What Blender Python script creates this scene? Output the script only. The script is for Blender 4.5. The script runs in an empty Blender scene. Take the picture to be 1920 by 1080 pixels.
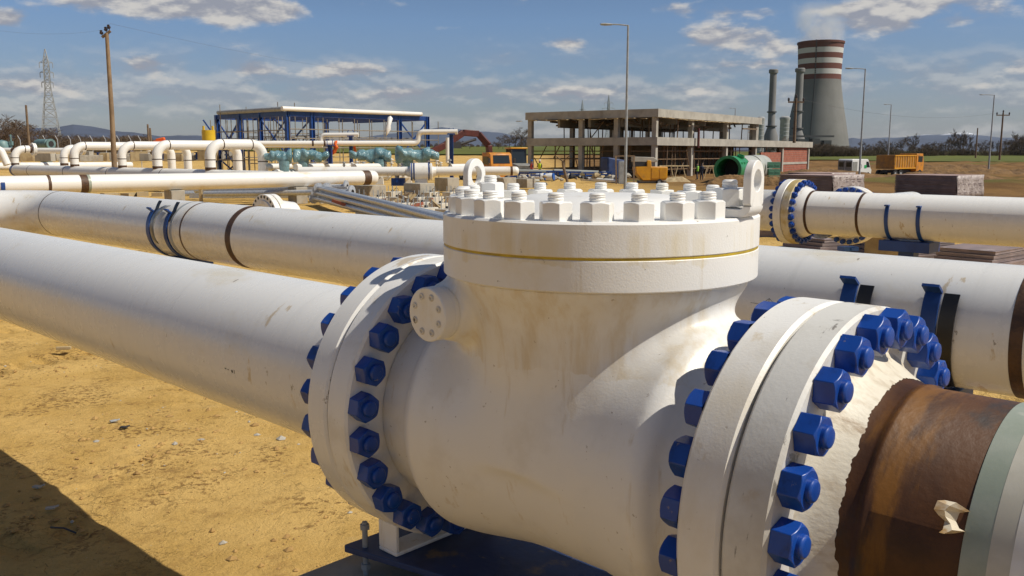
import bpy, bmesh, math, random
import numpy as np
from mathutils import Vector, Matrix
R_ = math.radians
random.seed(7)
rng = np.random.default_rng(11)
scene = bpy.context.scene
COL = scene.collection

# ------------------------------------------------------------------ camera
HC = 2.018                                   # eye height above the ground beside the valve
FPX, YH = 1682.7, 286.1                      # focal length in px of a 1920 wide picture, horizon row
PITCH = math.atan((540 - YH) / FPX)
cam_d = bpy.data.cameras.new('camera'); cam = bpy.data.objects.new('camera', cam_d); COL.objects.link(cam)
cam_d.sensor_width = 36; cam_d.lens = FPX / 1920 * 36
cam_d.clip_start = .05; cam_d.clip_end = 40000
cam.location = (0, 0, HC); cam.rotation_euler = (R_(90) - PITCH, 0, 0)
scene.camera = cam

# ------------------------------------------------------------------ light
SUN_EL, SUN_AZ = 49.5, -15.0                 # azimuth measured from +X
world = bpy.data.worlds.new('World'); scene.world = world; world.use_nodes = True
sun_d = bpy.data.lights.new('sun', 'SUN'); sun = bpy.data.objects.new('sun', sun_d); COL.objects.link(sun)
sun_d.energy = 4.5; sun_d.angle = R_(.53); sun_d.color = (1, .935, .82)
sv = Vector((math.cos(R_(SUN_EL)) * math.cos(R_(SUN_AZ)), math.cos(R_(SUN_EL)) * math.sin(R_(SUN_AZ)), math.sin(R_(SUN_EL))))
sun.rotation_euler = sv.to_track_quat('Z', 'Y').to_euler(); sun.location = (30, -10, 40)
vs = scene.view_settings
vs.view_transform = 'Standard'; vs.look = 'None'; vs.exposure = 0; vs.gamma = 1; vs.use_curve_mapping = False
scene.cycles.use_denoising = True
scene.cycles.max_bounces = 6
scene.cycles.volume_bounces = 2

def build_sky():
    nt = world.node_tree; N = nt.nodes; L = nt.links
    bg = N['Background']; bg.inputs['Strength'].default_value = SKY_STRENGTH
    sky = N.new('ShaderNodeTexSky'); sky.sky_type = 'NISHITA'; sky.sun_disc = False
    sky.sun_elevation = R_(SUN_EL); sky.sun_rotation = R_(90 - SUN_AZ)
    sky.air_density = 1.0; sky.dust_density = .4; sky.ozone_density = 2.5
    tc = N.new('ShaderNodeTexCoord'); sep = N.new('ShaderNodeSeparateXYZ'); L.new(tc.outputs['Generated'], sep.inputs[0])
    def m(op, a, b=None, c=None):
        n = N.new('ShaderNodeMath'); n.operation = op
        for i, v in enumerate((a, b, c)):
            if v is None: continue
            if isinstance(v, (int, float)): n.inputs[i].default_value = v
            else: L.new(v, n.inputs[i])
        return n.outputs[0]
    az = m('ARCTAN2', sep.outputs[0], sep.outputs[1]); el = sep.outputs[2]
    # sky darkens near the horizon through distant grey air instead of glowing white
    elc = m('MAXIMUM', el, 0.0)
    def noise(k, kv, det, off, dv=0.0, rough=.55):
        cv = N.new('ShaderNodeCombineXYZ')
        L.new(m('MULTIPLY', az, k), cv.inputs[0]); L.new(m('MULTIPLY', m('ADD', el, dv), kv), cv.inputs[1]); cv.inputs[2].default_value = off
        n = N.new('ShaderNodeTexNoise'); n.inputs['Scale'].default_value = 1; n.inputs['Detail'].default_value = det
        n.inputs['Roughness'].default_value = rough; L.new(cv.outputs[0], n.inputs['Vector']); return n.outputs['Fac']
    blobs = None
    for (px, py, wx, wy, a) in CLOUDS:
        dx_, dz_ = (px - 960) / FPX, (540 - py) / FPX
        dv_ = Vector((dx_, math.cos(PITCH) + dz_ * math.sin(PITCH), dz_ * math.cos(PITCH) - math.sin(PITCH))).normalized()
        u0 = math.atan2(dv_.x, dv_.y); v0 = dv_.z; wx /= FPX; wy /= FPX
        e = m('ADD', m('POWER', m('ABSOLUTE', m('DIVIDE', m('SUBTRACT', az, u0), wx)), 2), m('POWER', m('ABSOLUTE', m('DIVIDE', m('SUBTRACT', el, v0), wy)), 2))
        g = m('MULTIPLY', m('POWER', 2.718, m('MULTIPLY', e, -1)), a)
        blobs = g if blobs is None else m('ADD', blobs, g)
    def dens(dv):
        n = noise(17, 40, 7, 3.3, dv, .56)
        big = noise(4.5, 20, 3, 8.1, dv)
        return m('ADD', m('ADD', m('MULTIPLY', n, .75), m('MULTIPLY', big, .35)), blobs)
    d0 = dens(0); d1 = dens(.006)
    def smooth(x, a, b):
        n = N.new('ShaderNodeMapRange'); n.interpolation_type = 'SMOOTHSTEP'
        n.inputs['From Min'].default_value = a; n.inputs['From Max'].default_value = b; L.new(x, n.inputs['Value']); return n.outputs[0]
    cov = m('MAXIMUM', m('MULTIPLY', smooth(d0, .64, .83), .92), m('MULTIPLY', m('MULTIPLY', smooth(d0, .50, .68), .44), smooth(el, .13, .06)))
    fade = smooth(el, -.002, .02)
    cov = m('MULTIPLY', cov, fade)
    lit = smooth(m('SUBTRACT', d0, d1), -.06, .08)          # brighter where the cloud thins upward
    mixc = N.new('ShaderNodeMix'); mixc.data_type = 'RGBA'
    mixc.inputs['A'].default_value = CLOUD_SHADE; mixc.inputs['B'].default_value = CLOUD_LIT
    L.new(lit, mixc.inputs['Factor'])
    # clear-sky tone: physically based sky toned toward the deep polarised blue of the day
    ramp = N.new('ShaderNodeValToRGB'); L.new(m('MULTIPLY', elc, 4.0), ramp.inputs[0])
    cr = ramp.color_ramp; cr.elements[0].position = 0; cr.elements[0].color = SKY_T[0]
    cr.elements[1].position = 1; cr.elements[1].color = SKY_T[3]
    e = cr.elements.new(.22); e.color = SKY_T[1]
    e = cr.elements.new(.55); e.color = SKY_T[2]
    mul = N.new('ShaderNodeMix'); mul.data_type = 'RGBA'; mul.blend_type = 'MULTIPLY'; mul.inputs['Factor'].default_value = 1
    L.new(sky.outputs[0], mul.inputs['A']); L.new(ramp.outputs[0], mul.inputs['B'])
    fin = N.new('ShaderNodeMix'); fin.data_type = 'RGBA'
    L.new(cov, fin.inputs['Factor']); L.new(mul.outputs['Result'], fin.inputs['A']); L.new(mixc.outputs['Result'], fin.inputs['B'])
    L.new(fin.outputs['Result'], bg.inputs['Color'])
SKY_STRENGTH = .1
SKY_T = [(.53, .52, .605, 1), (.565, .57, .69, 1), (.585, .665, .835, 1), (.52, .54, .59, 1)]
CLOUD_SHADE = (3.1, 3.2, 3.7, 1); CLOUD_LIT = (6.4, 6.1, 5.7, 1)
CLOUDS = [(10, 35, 50, 18, .32), (310, 5, 150, 24, .36), (470, 18, 95, 20, .36), (430, 45, 45, 12, .12), (285, 128, 45, 22, .28), (60, 160, 120, 18, .26), (660, 132, 80, 18, .26),
          (470, 132, 45, 16, .24), (760, 178, 120, 16, .26), (945, 112, 50, 14, .2), (1065, 82, 32, 12, .26), (1240, 15, 55, 14, .2),
          (1040, 175, 130, 15, .24), (1300, 170, 80, 12, .14), (1390, 68, 95, 26, .30), (1450, 92, 60, 16, .2), (1420, 22, 110, 12, .2), (1625, 48, 80, 24, .30), (1690, 8, 110, 15, .32),
          (1795, 40, 40, 14, .26), (1400, 124, 95, 14, .26), (1890, 15, 60, 24, .16), (1905, 125, 40, 22, .16), (1770, 135, 35, 10, .1), (1600, 175, 300, 20, .05), (560, 185, 120, 16, .1), (300, 190, 200, 20, .08)]
build_sky()

# ------------------------------------------------------------------ helpers
Fv = Vector((0, math.cos(PITCH), -math.sin(PITCH))); Uv = Vector((0, math.sin(PITCH), math.cos(PITCH)))
def at(px, py, D):
    """point of the place seen in column px, row py (1920 x 1080) standing D metres in front"""
    d = Fv + Vector((1, 0, 0)) * ((px - 960) / FPX) - Uv * ((py - 540) / FPX)
    d = d * (D / d.y)
    return Vector((d.x, d.y, HC + d.z))
def smoothstep(a, b, x):
    t = np.clip((x - a) / (b - a), 0, 1); return t * t * (3 - 2 * t)
def terrain(x, y):
    x = np.asarray(x, float); y = np.asarray(y, float)
    D = np.hypot(x, y); a = np.where(y > 1, x / np.maximum(y, 1), np.sign(x) * 2)
    wl = 1 - smoothstep(.05, .30, a)
    zl = np.interp(D, [0, 62, 90, 112, 150, 200, 450, 900, 3000, 20000], [0, 0, -.75, -.9, .1, 1.3, 4.7, 8, 8, 8])
    zr = np.interp(D, [0, 62, 92, 150, 250, 400, 900, 3000, 20000], [0, 0, -1.0, -1.1, -.5, .3, 2, 5, 5])
    z = zl * wl + zr * (1 - wl)
    return np.where(y < -20, 0, z)
def tz(x, y): return float(terrain(x, y))

class MB:
    """collects faces of one mesh"""
    def __init__(s): s.v = []; s.f = []; s.m = []
    def add(s, vs, fs, m=0):
        o = len(s.v); s.v += [tuple(v) for v in vs]; s.f += [tuple(i + o for i in f) for f in fs]; s.m += [m] * len(fs); return s
    def box(s, c, d, rz=0, m=0, M=None):
        hx, hy, hz = d[0] / 2, d[1] / 2, d[2] / 2; c = Vector(c)
        Rm = M if M is not None else Matrix.Rotation(rz, 3, 'Z')
        vs = [c + Rm @ Vector((x, y, z)) for x in (-hx, hx) for y in (-hy, hy) for z in (-hz, hz)]
        return s.add(vs, [(0, 1, 3, 2), (4, 6, 7, 5), (0, 4, 5, 1), (2, 3, 7, 6), (0, 2, 6, 4), (1, 5, 7, 3)], m)
    def bar(s, a, b, w, h=None, m=0, up=(0, 0, 1)):
        a = Vector(a); b = Vector(b); d = (b - a); L = d.length
        if L < 1e-6: return s
        d.normalize(); u = Vector(up)
        if abs(d.dot(u)) > .98: u = Vector((1, 0, 0))
        x = d.cross(u).normalized(); z = x.cross(d)
        M = Matrix((x, d, z)).transposed()
        return s.box((a + b) / 2, (w, L, h or w), M=M, m=m)
    def tube(s, pts, r, n=16, caps=True, m=0, radii=None):
        pts = [Vector(p) for p in pts]; k = len(pts); rings = []; prev = None
        for i, p in enumerate(pts):
            t = (pts[min(i + 1, k - 1)] - pts[max(i - 1, 0)]).normalized()
            if prev is None:
                u = Vector((0, 0, 1)) if abs(t.z) < .9 else Vector((0, 1, 0))
                u = (u - t * u.dot(t)).normalized()
            else: u = (prev - t * prev.dot(t)).normalized()
            prev = u; w = t.cross(u); rr = radii[i] if radii else r
            rings.append([p + (u * math.cos(2 * math.pi * j / n) + w * math.sin(2 * math.pi * j / n)) * rr for j in range(n)])
        vs = [v for rg in rings for v in rg]; fs = []
        for i in range(k - 1):
            for j in range(n): fs.append((i * n + j, i * n + (j + 1) % n, (i + 1) * n + (j + 1) % n, (i + 1) * n + j))
        if caps:
            fs.append(tuple(range(n - 1, -1, -1))); fs.append(tuple((k - 1) * n + j for j in range(n)))
        return s.add(vs, fs, m)
    def lathe(s, prof, p0, d, n=64, m=0, closed=False):
        """prof: (distance along d, radius); capped when an end radius is 0"""
        p0 = Vector(p0); d = Vector(d).normalized(); u = Vector((0, 0, 1)) if abs(d.z) < .9 else Vector((1, 0, 0))
        u = (u - d * u.dot(d)).normalized(); w = d.cross(u)
        vs = []; idx = []
        for (a, r) in prof:
            if r < 1e-7: idx.append([len(vs)]); vs.append(p0 + d * a)
            else:
                idx.append(list(range(len(vs), len(vs) + n)))
                vs += [p0 + d * a + (u * math.cos(2 * math.pi * j / n) + w * math.sin(2 * math.pi * j / n)) * r for j in range(n)]
        fs = []; seq = list(zip(idx[:-1], idx[1:]))
        if closed: seq.append((idx[-1], idx[0]))
        for A, B in seq:
            for j in range(n):
                j2 = (j + 1) % n
                if len(A) == 1 and len(B) == 1: continue
                if len(A) == 1: fs.append((A[0], B[j2], B[j]))
                elif len(B) == 1: fs.append((A[j], A[j2], B[0]))
                else: fs.append((A[j], A[j2], B[j2], B[j]))
        return s.add(vs, fs, m)
    def nut(s, p, d, af, h, rot=0, m=0, n=24):
        p = Vector(p); d = Vector(d).normalized(); u = Vector((0, 0, 1)) if abs(d.z) < .9 else Vector((1, 0, 0))
        u = (u - d * u.dot(d)).normalized(); w = d.cross(u); vs = []
        th = [2 * math.pi * j / n for j in range(n)]
        rh = [af / 2 / math.cos(((t + math.pi / 6) % (math.pi / 3)) - math.pi / 6) for t in th]
        def ring(rad, hh): return [p + d * hh[j] + (u * math.cos(th[j] + rot) + w * math.sin(th[j] + rot)) * rad[j] for j in range(n)]
        vs += ring(rh, [0] * n) + ring(rh, [h - (r - af / 2) * .62 - .0008 for r in rh]) + ring([af / 2 * .965] * n, [h] * n)
        fs = [(i * n + j, i * n + (j + 1) % n, (i + 1) * n + (j + 1) % n, (i + 1) * n + j) for i in range(2) for j in range(n)]
        fs.append(tuple(2 * n + j for j in range(n)))
        return s.add(vs, fs, m)
    def poly(s, pts, z0, z1, m=0):
        n = len(pts); vs = [(x, y, z0) for x, y in pts] + [(x, y, z1) for x, y in pts]
        fs = [tuple(range(n - 1, -1, -1)), tuple(range(n, 2 * n))] + [(i, (i + 1) % n, n + (i + 1) % n, n + i) for i in range(n)]
        return s.add(vs, fs, m)
    def build(s, name, mats, parent=None, loc=None, rz=0, ang=32, bevel=0, flat=False, fix=True):
        me = bpy.data.meshes.new(name); me.from_pydata(s.v, [], s.f)
        if not isinstance(mats, (list, tuple)): mats = [mats]
        for mm in mats: me.materials.append(mm)
        if len(mats) > 1: me.polygons.foreach_set('material_index', s.m)
        if fix:
            b = bmesh.new(); b.from_mesh(me); bmesh.ops.recalc_face_normals(b, faces=b.faces); b.to_mesh(me); b.free()
        if not flat:
            me.shade_smooth(); me.set_sharp_from_angle(angle=R_(ang))
        me.update()
        o = bpy.data.objects.new(name, me); COL.objects.link(o)
        if parent is not None: o.parent = parent
        if loc is not None: o.location = loc
        if rz: o.rotation_euler.z = rz
        if bevel:
            bv = o.modifiers.new('bevel', 'BEVEL'); bv.width = bevel; bv.segments = 2; bv.limit_method = 'ANGLE'; bv.angle_limit = R_(40)
        return o
def tag(o, label=None, cat=None, group=None, kind=None):
    if label: o['label'] = label
    if cat: o['category'] = cat
    if group: o['group'] = group
    if kind: o['kind'] = kind
    return o
def thing(name, label, cat, loc=(0, 0, 0), rz=0, group=None):
    o = bpy.data.objects.new(name, None); COL.objects.link(o); o.empty_display_size = .2
    o.location = loc; o.rotation_euler = (0, 0, rz); return tag(o, label, cat, group)
def kids(o): return [c for c in COL.objects if c.parent == o]
def dup(root, loc, rz=None, label=None, scale=None, group=None):
    r = root.copy(); COL.objects.link(r); r.location = loc
    if rz is not None: r.rotation_euler = (0, 0, rz)
    if scale is not None: r.scale = scale if hasattr(scale, '__len__') else (scale,) * 3
    if label: r['label'] = label
    if group: r['group'] = group
    for ch in root.children:
        c = ch.copy(); COL.objects.link(c); c.parent = r
        for g in ch.children:
            d = g.copy(); COL.objects.link(d); d.parent = c
    return r
def arc_path(pts, R, seg=10):
    """polyline with rounded corners"""
    pts = [Vector(p) for p in pts]; out = [pts[0]]
    for i in range(1, len(pts) - 1):
        a = (pts[i - 1] - pts[i]).normalized(); b = (pts[i + 1] - pts[i]).normalized()
        ang = a.angle(b); t = R / math.tan(ang / 2)
        c = pts[i] + (a + b).normalized() * (R / math.sin(ang / 2))
        p0 = pts[i] + a * t; p1 = pts[i] + b * t; v0 = p0 - c; v1 = p1 - c; tot = v0.angle(v1)
        axs = v0.cross(v1).normalized()
        for k in range(seg + 1): out.append(c + Matrix.Rotation(tot * k / seg, 3, axs) @ v0)
    out.append(pts[-1]); return out

# ------------------------------------------------------------------ materials
def mat(name, col, rough=.5, metal=0, col2=None, sc=4, lo=.4, hi=.62, dirt=None, dsc=6, dlo=.58, dhi=.72, damt=.7, dstretch=(1, 1, 1),
        bump=None, bump2=None, zstain=None, spec=.5, stripes=None, wave=None, rvar=0, alpha=None, trans=0):
    M = bpy.data.materials.new(name); M.use_nodes = True; nt = M.node_tree; N = nt.nodes; L = nt.links; b = N['Principled BSDF']
    b.inputs['Roughness'].default_value = rough; b.inputs['Metallic'].default_value = metal; b.inputs['Specular IOR Level'].default_value = spec
    tc = N.new('ShaderNodeTexCoord'); src = tc.outputs['Object']
    def noise(scale, det=6, rough_=.6, stretch=(1, 1, 1)):
        n = N.new('ShaderNodeTexNoise'); n.inputs['Scale'].default_value = scale; n.inputs['Detail'].default_value = det; n.inputs['Roughness'].default_value = rough_
        if stretch != (1, 1, 1):
            mp = N.new('ShaderNodeMapping'); mp.inputs['Scale'].default_value = stretch; L.new(src, mp.inputs[0]); L.new(mp.outputs[0], n.inputs['Vector'])
        else: L.new(src, n.inputs['Vector'])
        return n.outputs['Fac']
    def rng_(x, a, c, amt=1):
        n = N.new('ShaderNodeMapRange'); n.interpolation_type = 'SMOOTHSTEP'; n.inputs['From Min'].default_value = a; n.inputs['From Max'].default_value = c; n.inputs['To Max'].default_value = amt
        L.new(x, n.inputs['Value']); return n.outputs[0]
    def mixc(f, A, B):
        n = N.new('ShaderNodeMix'); n.data_type = 'RGBA'
        if isinstance(f, float): n.inputs['Factor'].default_value = f
        else: L.new(f, n.inputs['Factor'])
        for k, v in (('A', A), ('B', B)):
            if isinstance(v, tuple): n.inputs[k].default_value = (*v[:3], 1)
            else: L.new(v, n.inputs[k])
        return n.outputs['Result']
    c = tuple(col)
    if col2: c = mixc(rng_(noise(sc), lo, hi), c, tuple(col2))
    if stripes:
        for (axis, a0, a1, sc_) in stripes:              # coloured bands along a local axis
            sp = N.new('ShaderNodeSeparateXYZ'); L.new(src, sp.inputs[0])
            g = N.new('ShaderNodeMath'); g.operation = 'COMPARE'; g.inputs[1].default_value = (a0 + a1) / 2; g.inputs[2].default_value = abs(a1 - a0) / 2
            L.new(sp.outputs[axis], g.inputs[0]); c = mixc(g.outputs[0], c, tuple(sc_))
    if dirt:
        for (dc, s_, a_, b_, am, st) in (dirt if isinstance(dirt, list) else [(dirt, dsc, dlo, dhi, damt, dstretch)]):
            c = mixc(rng_(noise(s_, 7, .62, st), a_, b_, am), c, tuple(dc))
    for (z0, z1, zc, am) in (zstain or []):                 # run-off stain hugging a joint at a given height
        sp = N.new('ShaderNodeSeparateXYZ'); L.new(src, sp.inputs[0]); g = N.new('ShaderNodeMath'); g.operation = 'MULTIPLY_ADD'; g.inputs[1].default_value = -.12
        L.new(noise(7, 5, .6, (1, 1, .12)), g.inputs[0]); L.new(sp.outputs[2], g.inputs[2])
        a_ = rng_(g.outputs[0], z0 - .06, z0 - .055, 1.0); b_ = rng_(g.outputs[0], z1 - .085, z1 - .045, 1.0)
        h = N.new('ShaderNodeMath'); h.operation = 'SUBTRACT'; L.new(a_, h.inputs[0]); L.new(b_, h.inputs[1])
        h2 = N.new('ShaderNodeMath'); h2.operation = 'MULTIPLY'; L.new(rng_(noise(13, 6, .65, (1, 1, .07)), .42, .66, am), h2.inputs[1]); L.new(h.outputs[0], h2.inputs[0]); h2.use_clamp = True
        c = mixc(h2.outputs[0], c, tuple(zc))
    if isinstance(c, tuple): b.inputs['Base Color'].default_value = (*c[:3], 1)
    else: L.new(c, b.inputs['Base Color'])
    if rvar:
        r = N.new('ShaderNodeMapRange'); r.inputs['To Min'].default_value = rough - rvar; r.inputs['To Max'].default_value = rough + rvar
        L.new(noise(9), r.inputs['Value']); L.new(r.outputs[0], b.inputs['Roughness'])
    nrm = None
    for bp in (bump, bump2):
        if not bp: continue
        s_, st, dist = bp[:3]; str_ = bp[3] if len(bp) > 3 else (1, 1, 1)
        bn = N.new('ShaderNodeBump'); bn.inputs['Strength'].default_value = st; bn.inputs['Distance'].default_value = dist
        L.new(noise(s_, 4, .55, str_), bn.inputs['Height'])
        if nrm: L.new(nrm, bn.inputs['Normal'])
        nrm = bn.outputs[0]
    if nrm: L.new(nrm, b.inputs['Normal'])
    if trans: b.inputs['Transmission Weight'].default_value = trans
    if alpha is not None: b.inputs['Alpha'].default_value = alpha
    return M
WH = (.82, .806, .765)
TAN = (.55, .41, .2)
M_ = {}
M_['valve_white'] = mat('valve white paint', WH, .42, dirt=[((.66, .55, .36), 2.2, .5, .75, .55, (1, 1, .6)), ((.55, .42, .22), 8, .58, .72, .5, (2.4, 2.4, .22)), ((.26, .19, .11), 42, .675, .70, .6, (1, 1, 1)), ((.6, .55, .45), 5, .5, .66, .4, (1, 1, 1))], bump=(170, .13, .004), bump2=(12, .08, .008))
M_['body_white'] = mat('cast body white paint', WH, .40, dirt=[((.68, .60, .45), 2.2, .5, .75, .4, (1, 1, .6)), ((.55, .43, .25), 8, .60, .72, .45, (2.4, 2.4, .22)), ((.26, .19, .11), 42, .675, .70, .6, (1, 1, 1)), ((.66, .62, .54), 5, .5, .66, .35, (1, 1, 1))], bump=(170, .12, .004), bump2=(11, .10, .010), zstain=[(.26, .60, (.64, .53, .35), .65)])
M_['bonnet_white'] = mat('bonnet white paint', (.82, .806, .765), .42, dirt=[((.68, .57, .34), 3, .52, .72, .55, (1, 1, .8)), ((.50, .38, .2), 9, .60, .72, .6, (2.5, 2.5, .12)), ((.2, .15, .1), 55, .68, .70, .7, (1, 1, 1))], bump=(200, .15, .004), zstain=[(.54, .625, (.70, .60, .38), .6)])
M_['nut_white'] = mat('nut white paint', (.83, .818, .78), .40, dirt=[((.7, .6, .38), 12, .55, .75, .4, (1, 1, .5))], bump=(260, .14, .003))
M_['pipe_white'] = mat('pipe white coating', (.80, .788, .75), .27, dirt=[((.64, .54, .33), 2.2, .57, .70, .45, (.6, 1, 1)), ((.46, .31, .11), 5, .635, .68, .6, (1.5, .6, .6)), ((.2, .15, .1), 24, .695, .72, .7, (1, .5, .5)), ((.5, .5, .47), 3, .5, .7, .14, (6, .3, .3))], bump=(1, .05, .003, (70, .25, .25)), rvar=.05)
M_['pipe_far'] = mat('pipe white coating far', (.81, .79, .735), .36, dirt=[((.6, .45, .22), 1.3, .56, .74, .5, (1, 1, 1))], bump=(3, .1, .01))
M_['flange_old'] = mat('scuffed white paint', (.69, .675, .625), .5, dirt=[((.45, .40, .32), 3.5, .42, .68, .6, (1, 1, 1)), ((.14, .12, .10), 20, .62, .66, .75, (2.2, .45, .45)), ((.48, .35, .19), 6, .56, .68, .5, (1, 1, 1)), ((.10, .09, .08), 7, .66, .68, .7, (.5, 4, 4))], bump=(90, .15, .004))
M_['hub_old'] = mat('brushed cream paint', (.72, .66, .53), .5, dirt=[((.48, .39, .27), 14, .45, .66, .65, (.3, 2, 2)), ((.26, .15, .06), 9, .57, .68, .65, (.4, 2, 2))], bump=(40, .3, .004, (.4, 2.5, 2.5)))
M_['rust'] = mat('rusty bare steel', (.088, .034, .009), .5, col2=(.048, .018, .006), sc=5, dirt=[((.19, .078, .008), 3.0, .50, .64, .85, (3, .7, .7)), ((.03, .027, .026), 4.2, .55, .66, .8, (1.4, .8, .8)), ((.3, .2, .12), 40, .72, .76, .3, (1, 1, 1))], bump=(60, .25, .004), spec=.35)
M_['weld'] = mat('brown weld steel', (.10, .048, .020), .6, col2=(.06, .03, .016), sc=14, bump=(60, .5, .006))
M_['weld_line'] = mat('thin dark weld', (.06, .035, .022), .6, bump=(60, .5, .004))
M_['band_green'] = mat('grey green shrink sleeve', (.30, .34, .27), .4, col2=(.36, .39, .32), sc=8, dirt=[((.5, .5, .42), 16, .66, .7, .5, (.3, 1, 1))], bump=(30, .15, .004))
M_['band_cream'] = mat('cream primer band', (.52, .49, .40), .45, col2=(.58, .55, .46), sc=9)
M_['blue'] = mat('blue bolt paint', (.007, .058, .31), .36, col2=(.006, .047, .26), sc=9, dirt=[((.10, .13, .24), 34, .66, .69, .6, (1, 1, 1)), ((.004, .02, .10), 18, .55, .7, .6, (1, 1, 1)), ((.28, .22, .15), 22, .67, .70, .5, (1, 1, 1))], bump=(70, .18, .003))
M_['blue_steel'] = mat('blue structural paint', (.012, .065, .27), .42, col2=(.010, .045, .19), sc=3, bump=(20, .1, .004))
M_['blue_plate'] = mat('dirty blue base plate', (.02, .045, .13), .5, col2=(.012, .028, .085), sc=5, dirt=[((.24, .15, .06), 6, .58, .70, .7, (1, 1, 1)), ((.35, .25, .12), 20, .68, .72, .5, (.5, 2, 1))], bump=(40, .2, .004))
M_['yellow_gasket'] = mat('yellow sealing compound', (.55, .38, .02), .5, col2=(.40, .28, .03), sc=20)
M_['rubber'] = mat('black rubber liner', (.017, .017, .018), .42, dirt=[((.2, .15, .09), 20, .68, .72, .6, (1, 1, 1))])
M_['rubber_grey'] = mat('grey tape strip', (.12, .12, .115), .3, col2=(.25, .25, .24), sc=12, bump=(20, .5, .01))
M_['concrete'] = mat('concrete', (.40, .365, .30), .85, col2=(.31, .28, .225), sc=2.5, dirt=[((.45, .32, .15), 2, .55, .7, .5, (1, 1, 1)), ((.2, .18, .15), 5, .62, .7, .5, (1, 1, .4))], bump=(30, .3, .01))
M_['footing'] = mat('fresh pale concrete', (.62, .58, .49), .85, col2=(.52, .48, .40), sc=3, bump=(20, .2, .01))
M_['concrete_light'] = mat('pale concrete', (.44, .412, .35), .85, col2=(.35, .325, .275), sc=.6, dirt=[((.27, .24, .19), .9, .56, .7, .6, (1, 1, .4))], bump=(8, .3, .02))
M_['concrete_dark'] = mat('dark concrete', (.30, .27, .22), .85, col2=(.24, .22, .18), sc=.5, dirt=[((.16, .15, .13), .9, .56, .7, .6, (1, 1, .4))], bump=(8, .3, .02))
M_['galv'] = mat('galvanised steel', (.60, .62, .64), .38, metal=.45, col2=(.48, .5, .52), sc=14, bump=(30, .08, .003))
M_['galv_dull'] = mat('dull grey metal', (.36, .38, .39), .55, col2=(.28, .3, .31), sc=3)
M_['scaf'] = mat('weathered scaffold tube', (.27, .245, .20), .6, col2=(.2, .17, .13), sc=2)
M_['wood'] = mat('weathered wood', (.20, .14, .085), .8, col2=(.14, .095, .06), sc=3, bump=(20, .3, .01, (1, 1, .1)))
M_['pole_wood'] = mat('light brown pole wood', (.29, .20, .115), .8, col2=(.21, .14, .08), sc=2, bump=(20, .3, .01, (1, 1, .1)))  # lighter brown than the weathered wood
M_['timber'] = mat('formwork timber', (.46, .36, .2), .8, col2=(.32, .23, .12), sc=2)
M_['prop'] = mat('rusty scaffold tube', (.17, .11, .065), .6, col2=(.26, .17, .09), sc=2)
M_['wrap'] = mat('pale teal plastic wrap', (.26, .43, .47), .16, col2=(.14, .29, .34), sc=2.2, trans=.25, dirt=[((.55, .68, .68), 4, .60, .68, .7, (1, 1, 1))], bump=(5, .8, .08), bump2=(14, .6, .04))
M_['yellow'] = mat('yellow tank paint', (.68, .46, .02), .4, col2=(.6, .4, .02), sc=2)
M_['orange'] = mat('orange vehicle paint', (.66, .26, .02), .4, col2=(.5, .2, .03), sc=2, dirt=[((.3, .2, .1), 2, .55, .7, .5, (1, 1, 1))])
M_['amber'] = mat('amber machine paint', (.72, .34, .015), .4, col2=(.62, .28, .02), sc=2, dirt=[((.35, .2, .06), 3, .58, .7, .5, (1, 1, 1))])
M_['darkred'] = mat('dark red crane paint', (.105, .022, .014), .5, col2=(.07, .016, .012), sc=2)
M_['tipper'] = mat('dirty orange tipper body', (.46, .21, .035), .55, col2=(.3, .15, .05), sc=1.4)
M_['glass'] = mat('dark window glass', (.025, .032, .036), .08)
M_['tyre'] = mat('black tyre', (.02, .02, .02), .8)
M_['black'] = mat('dark steel', (.03, .03, .032), .5)
M_['van_white'] = mat('white van paint', (.78, .78, .76), .3)
M_['grey_door'] = mat('dusty grey door', (.30, .30, .28), .5, col2=(.22, .22, .2), sc=3)
M_['green_mark'] = mat('green mark', (.03, .38, .12), .5)
M_['dark_mark'] = mat('dark marker ink', (.05, .05, .05), .6)
M_['green_pipe'] = mat('green tank coating', (.025, .27, .09), .4, col2=(.02, .21, .07), sc=1.5, dirt=[((.05, .12, .05), 1.5, .6, .7, .5, (1, 1, 1))])
M_['grey_pipe'] = mat('grey glass fibre pipe', (.44, .45, .40), .5, col2=(.38, .39, .35), sc=1)
M_['brick'] = mat('red hollow brick', (.38, .12, .07), .85, col2=(.28, .085, .05), sc=2)
M_['sheets'] = mat('grey pink panel stack', (.28, .21, .195), .6, col2=(.21, .165, .16), sc=3, dirt=[((.5, .44, .40), 12, .58, .66, .6, (.15, .15, 3))], bump=(1, .8, .03, (.5, .5, 45)))
M_['sheets_top'] = mat('pinkish panel top', (.40, .28, .24), .6, col2=(.3, .2, .175), sc=1.5, bump=(6, .2, .02))
M_['film'] = mat('torn pale wrapping film', (.52, .45, .41), .3, col2=(.36, .3, .27), sc=4, bump=(12, .8, .05))
M_['tower'] = mat('cooling tower concrete', (.225, .22, .205), .9, col2=(.19, .185, .17), sc=.03, dirt=[((.16, .155, .145), .06, .5, .7, .5, (1, 1, .15))])
M_['tower_red'] = mat('dark red tower band', (.155, .058, .042), .9)
M_['tower_white'] = mat('white tower band', (.62, .60, .57), .9)
M_['stack'] = mat('chimney concrete', (.24, .235, .225), .9, col2=(.19, .185, .18), sc=.05)
M_['silo'] = mat('pale corrugated silo', (.42, .42, .41), .5, col2=(.34, .34, .33), sc=.2)
M_['bark'] = mat('bare bark', (.10, .072, .05), .9, col2=(.14, .10, .07), sc=2)
M_['twig'] = mat('bare twigs', (.135, .095, .065), .95, col2=(.10, .075, .06), sc=.5)
M_['bush'] = mat('dry brown shrub', (.125, .086, .05), .95, col2=(.085, .066, .04), sc=.5)
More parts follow.
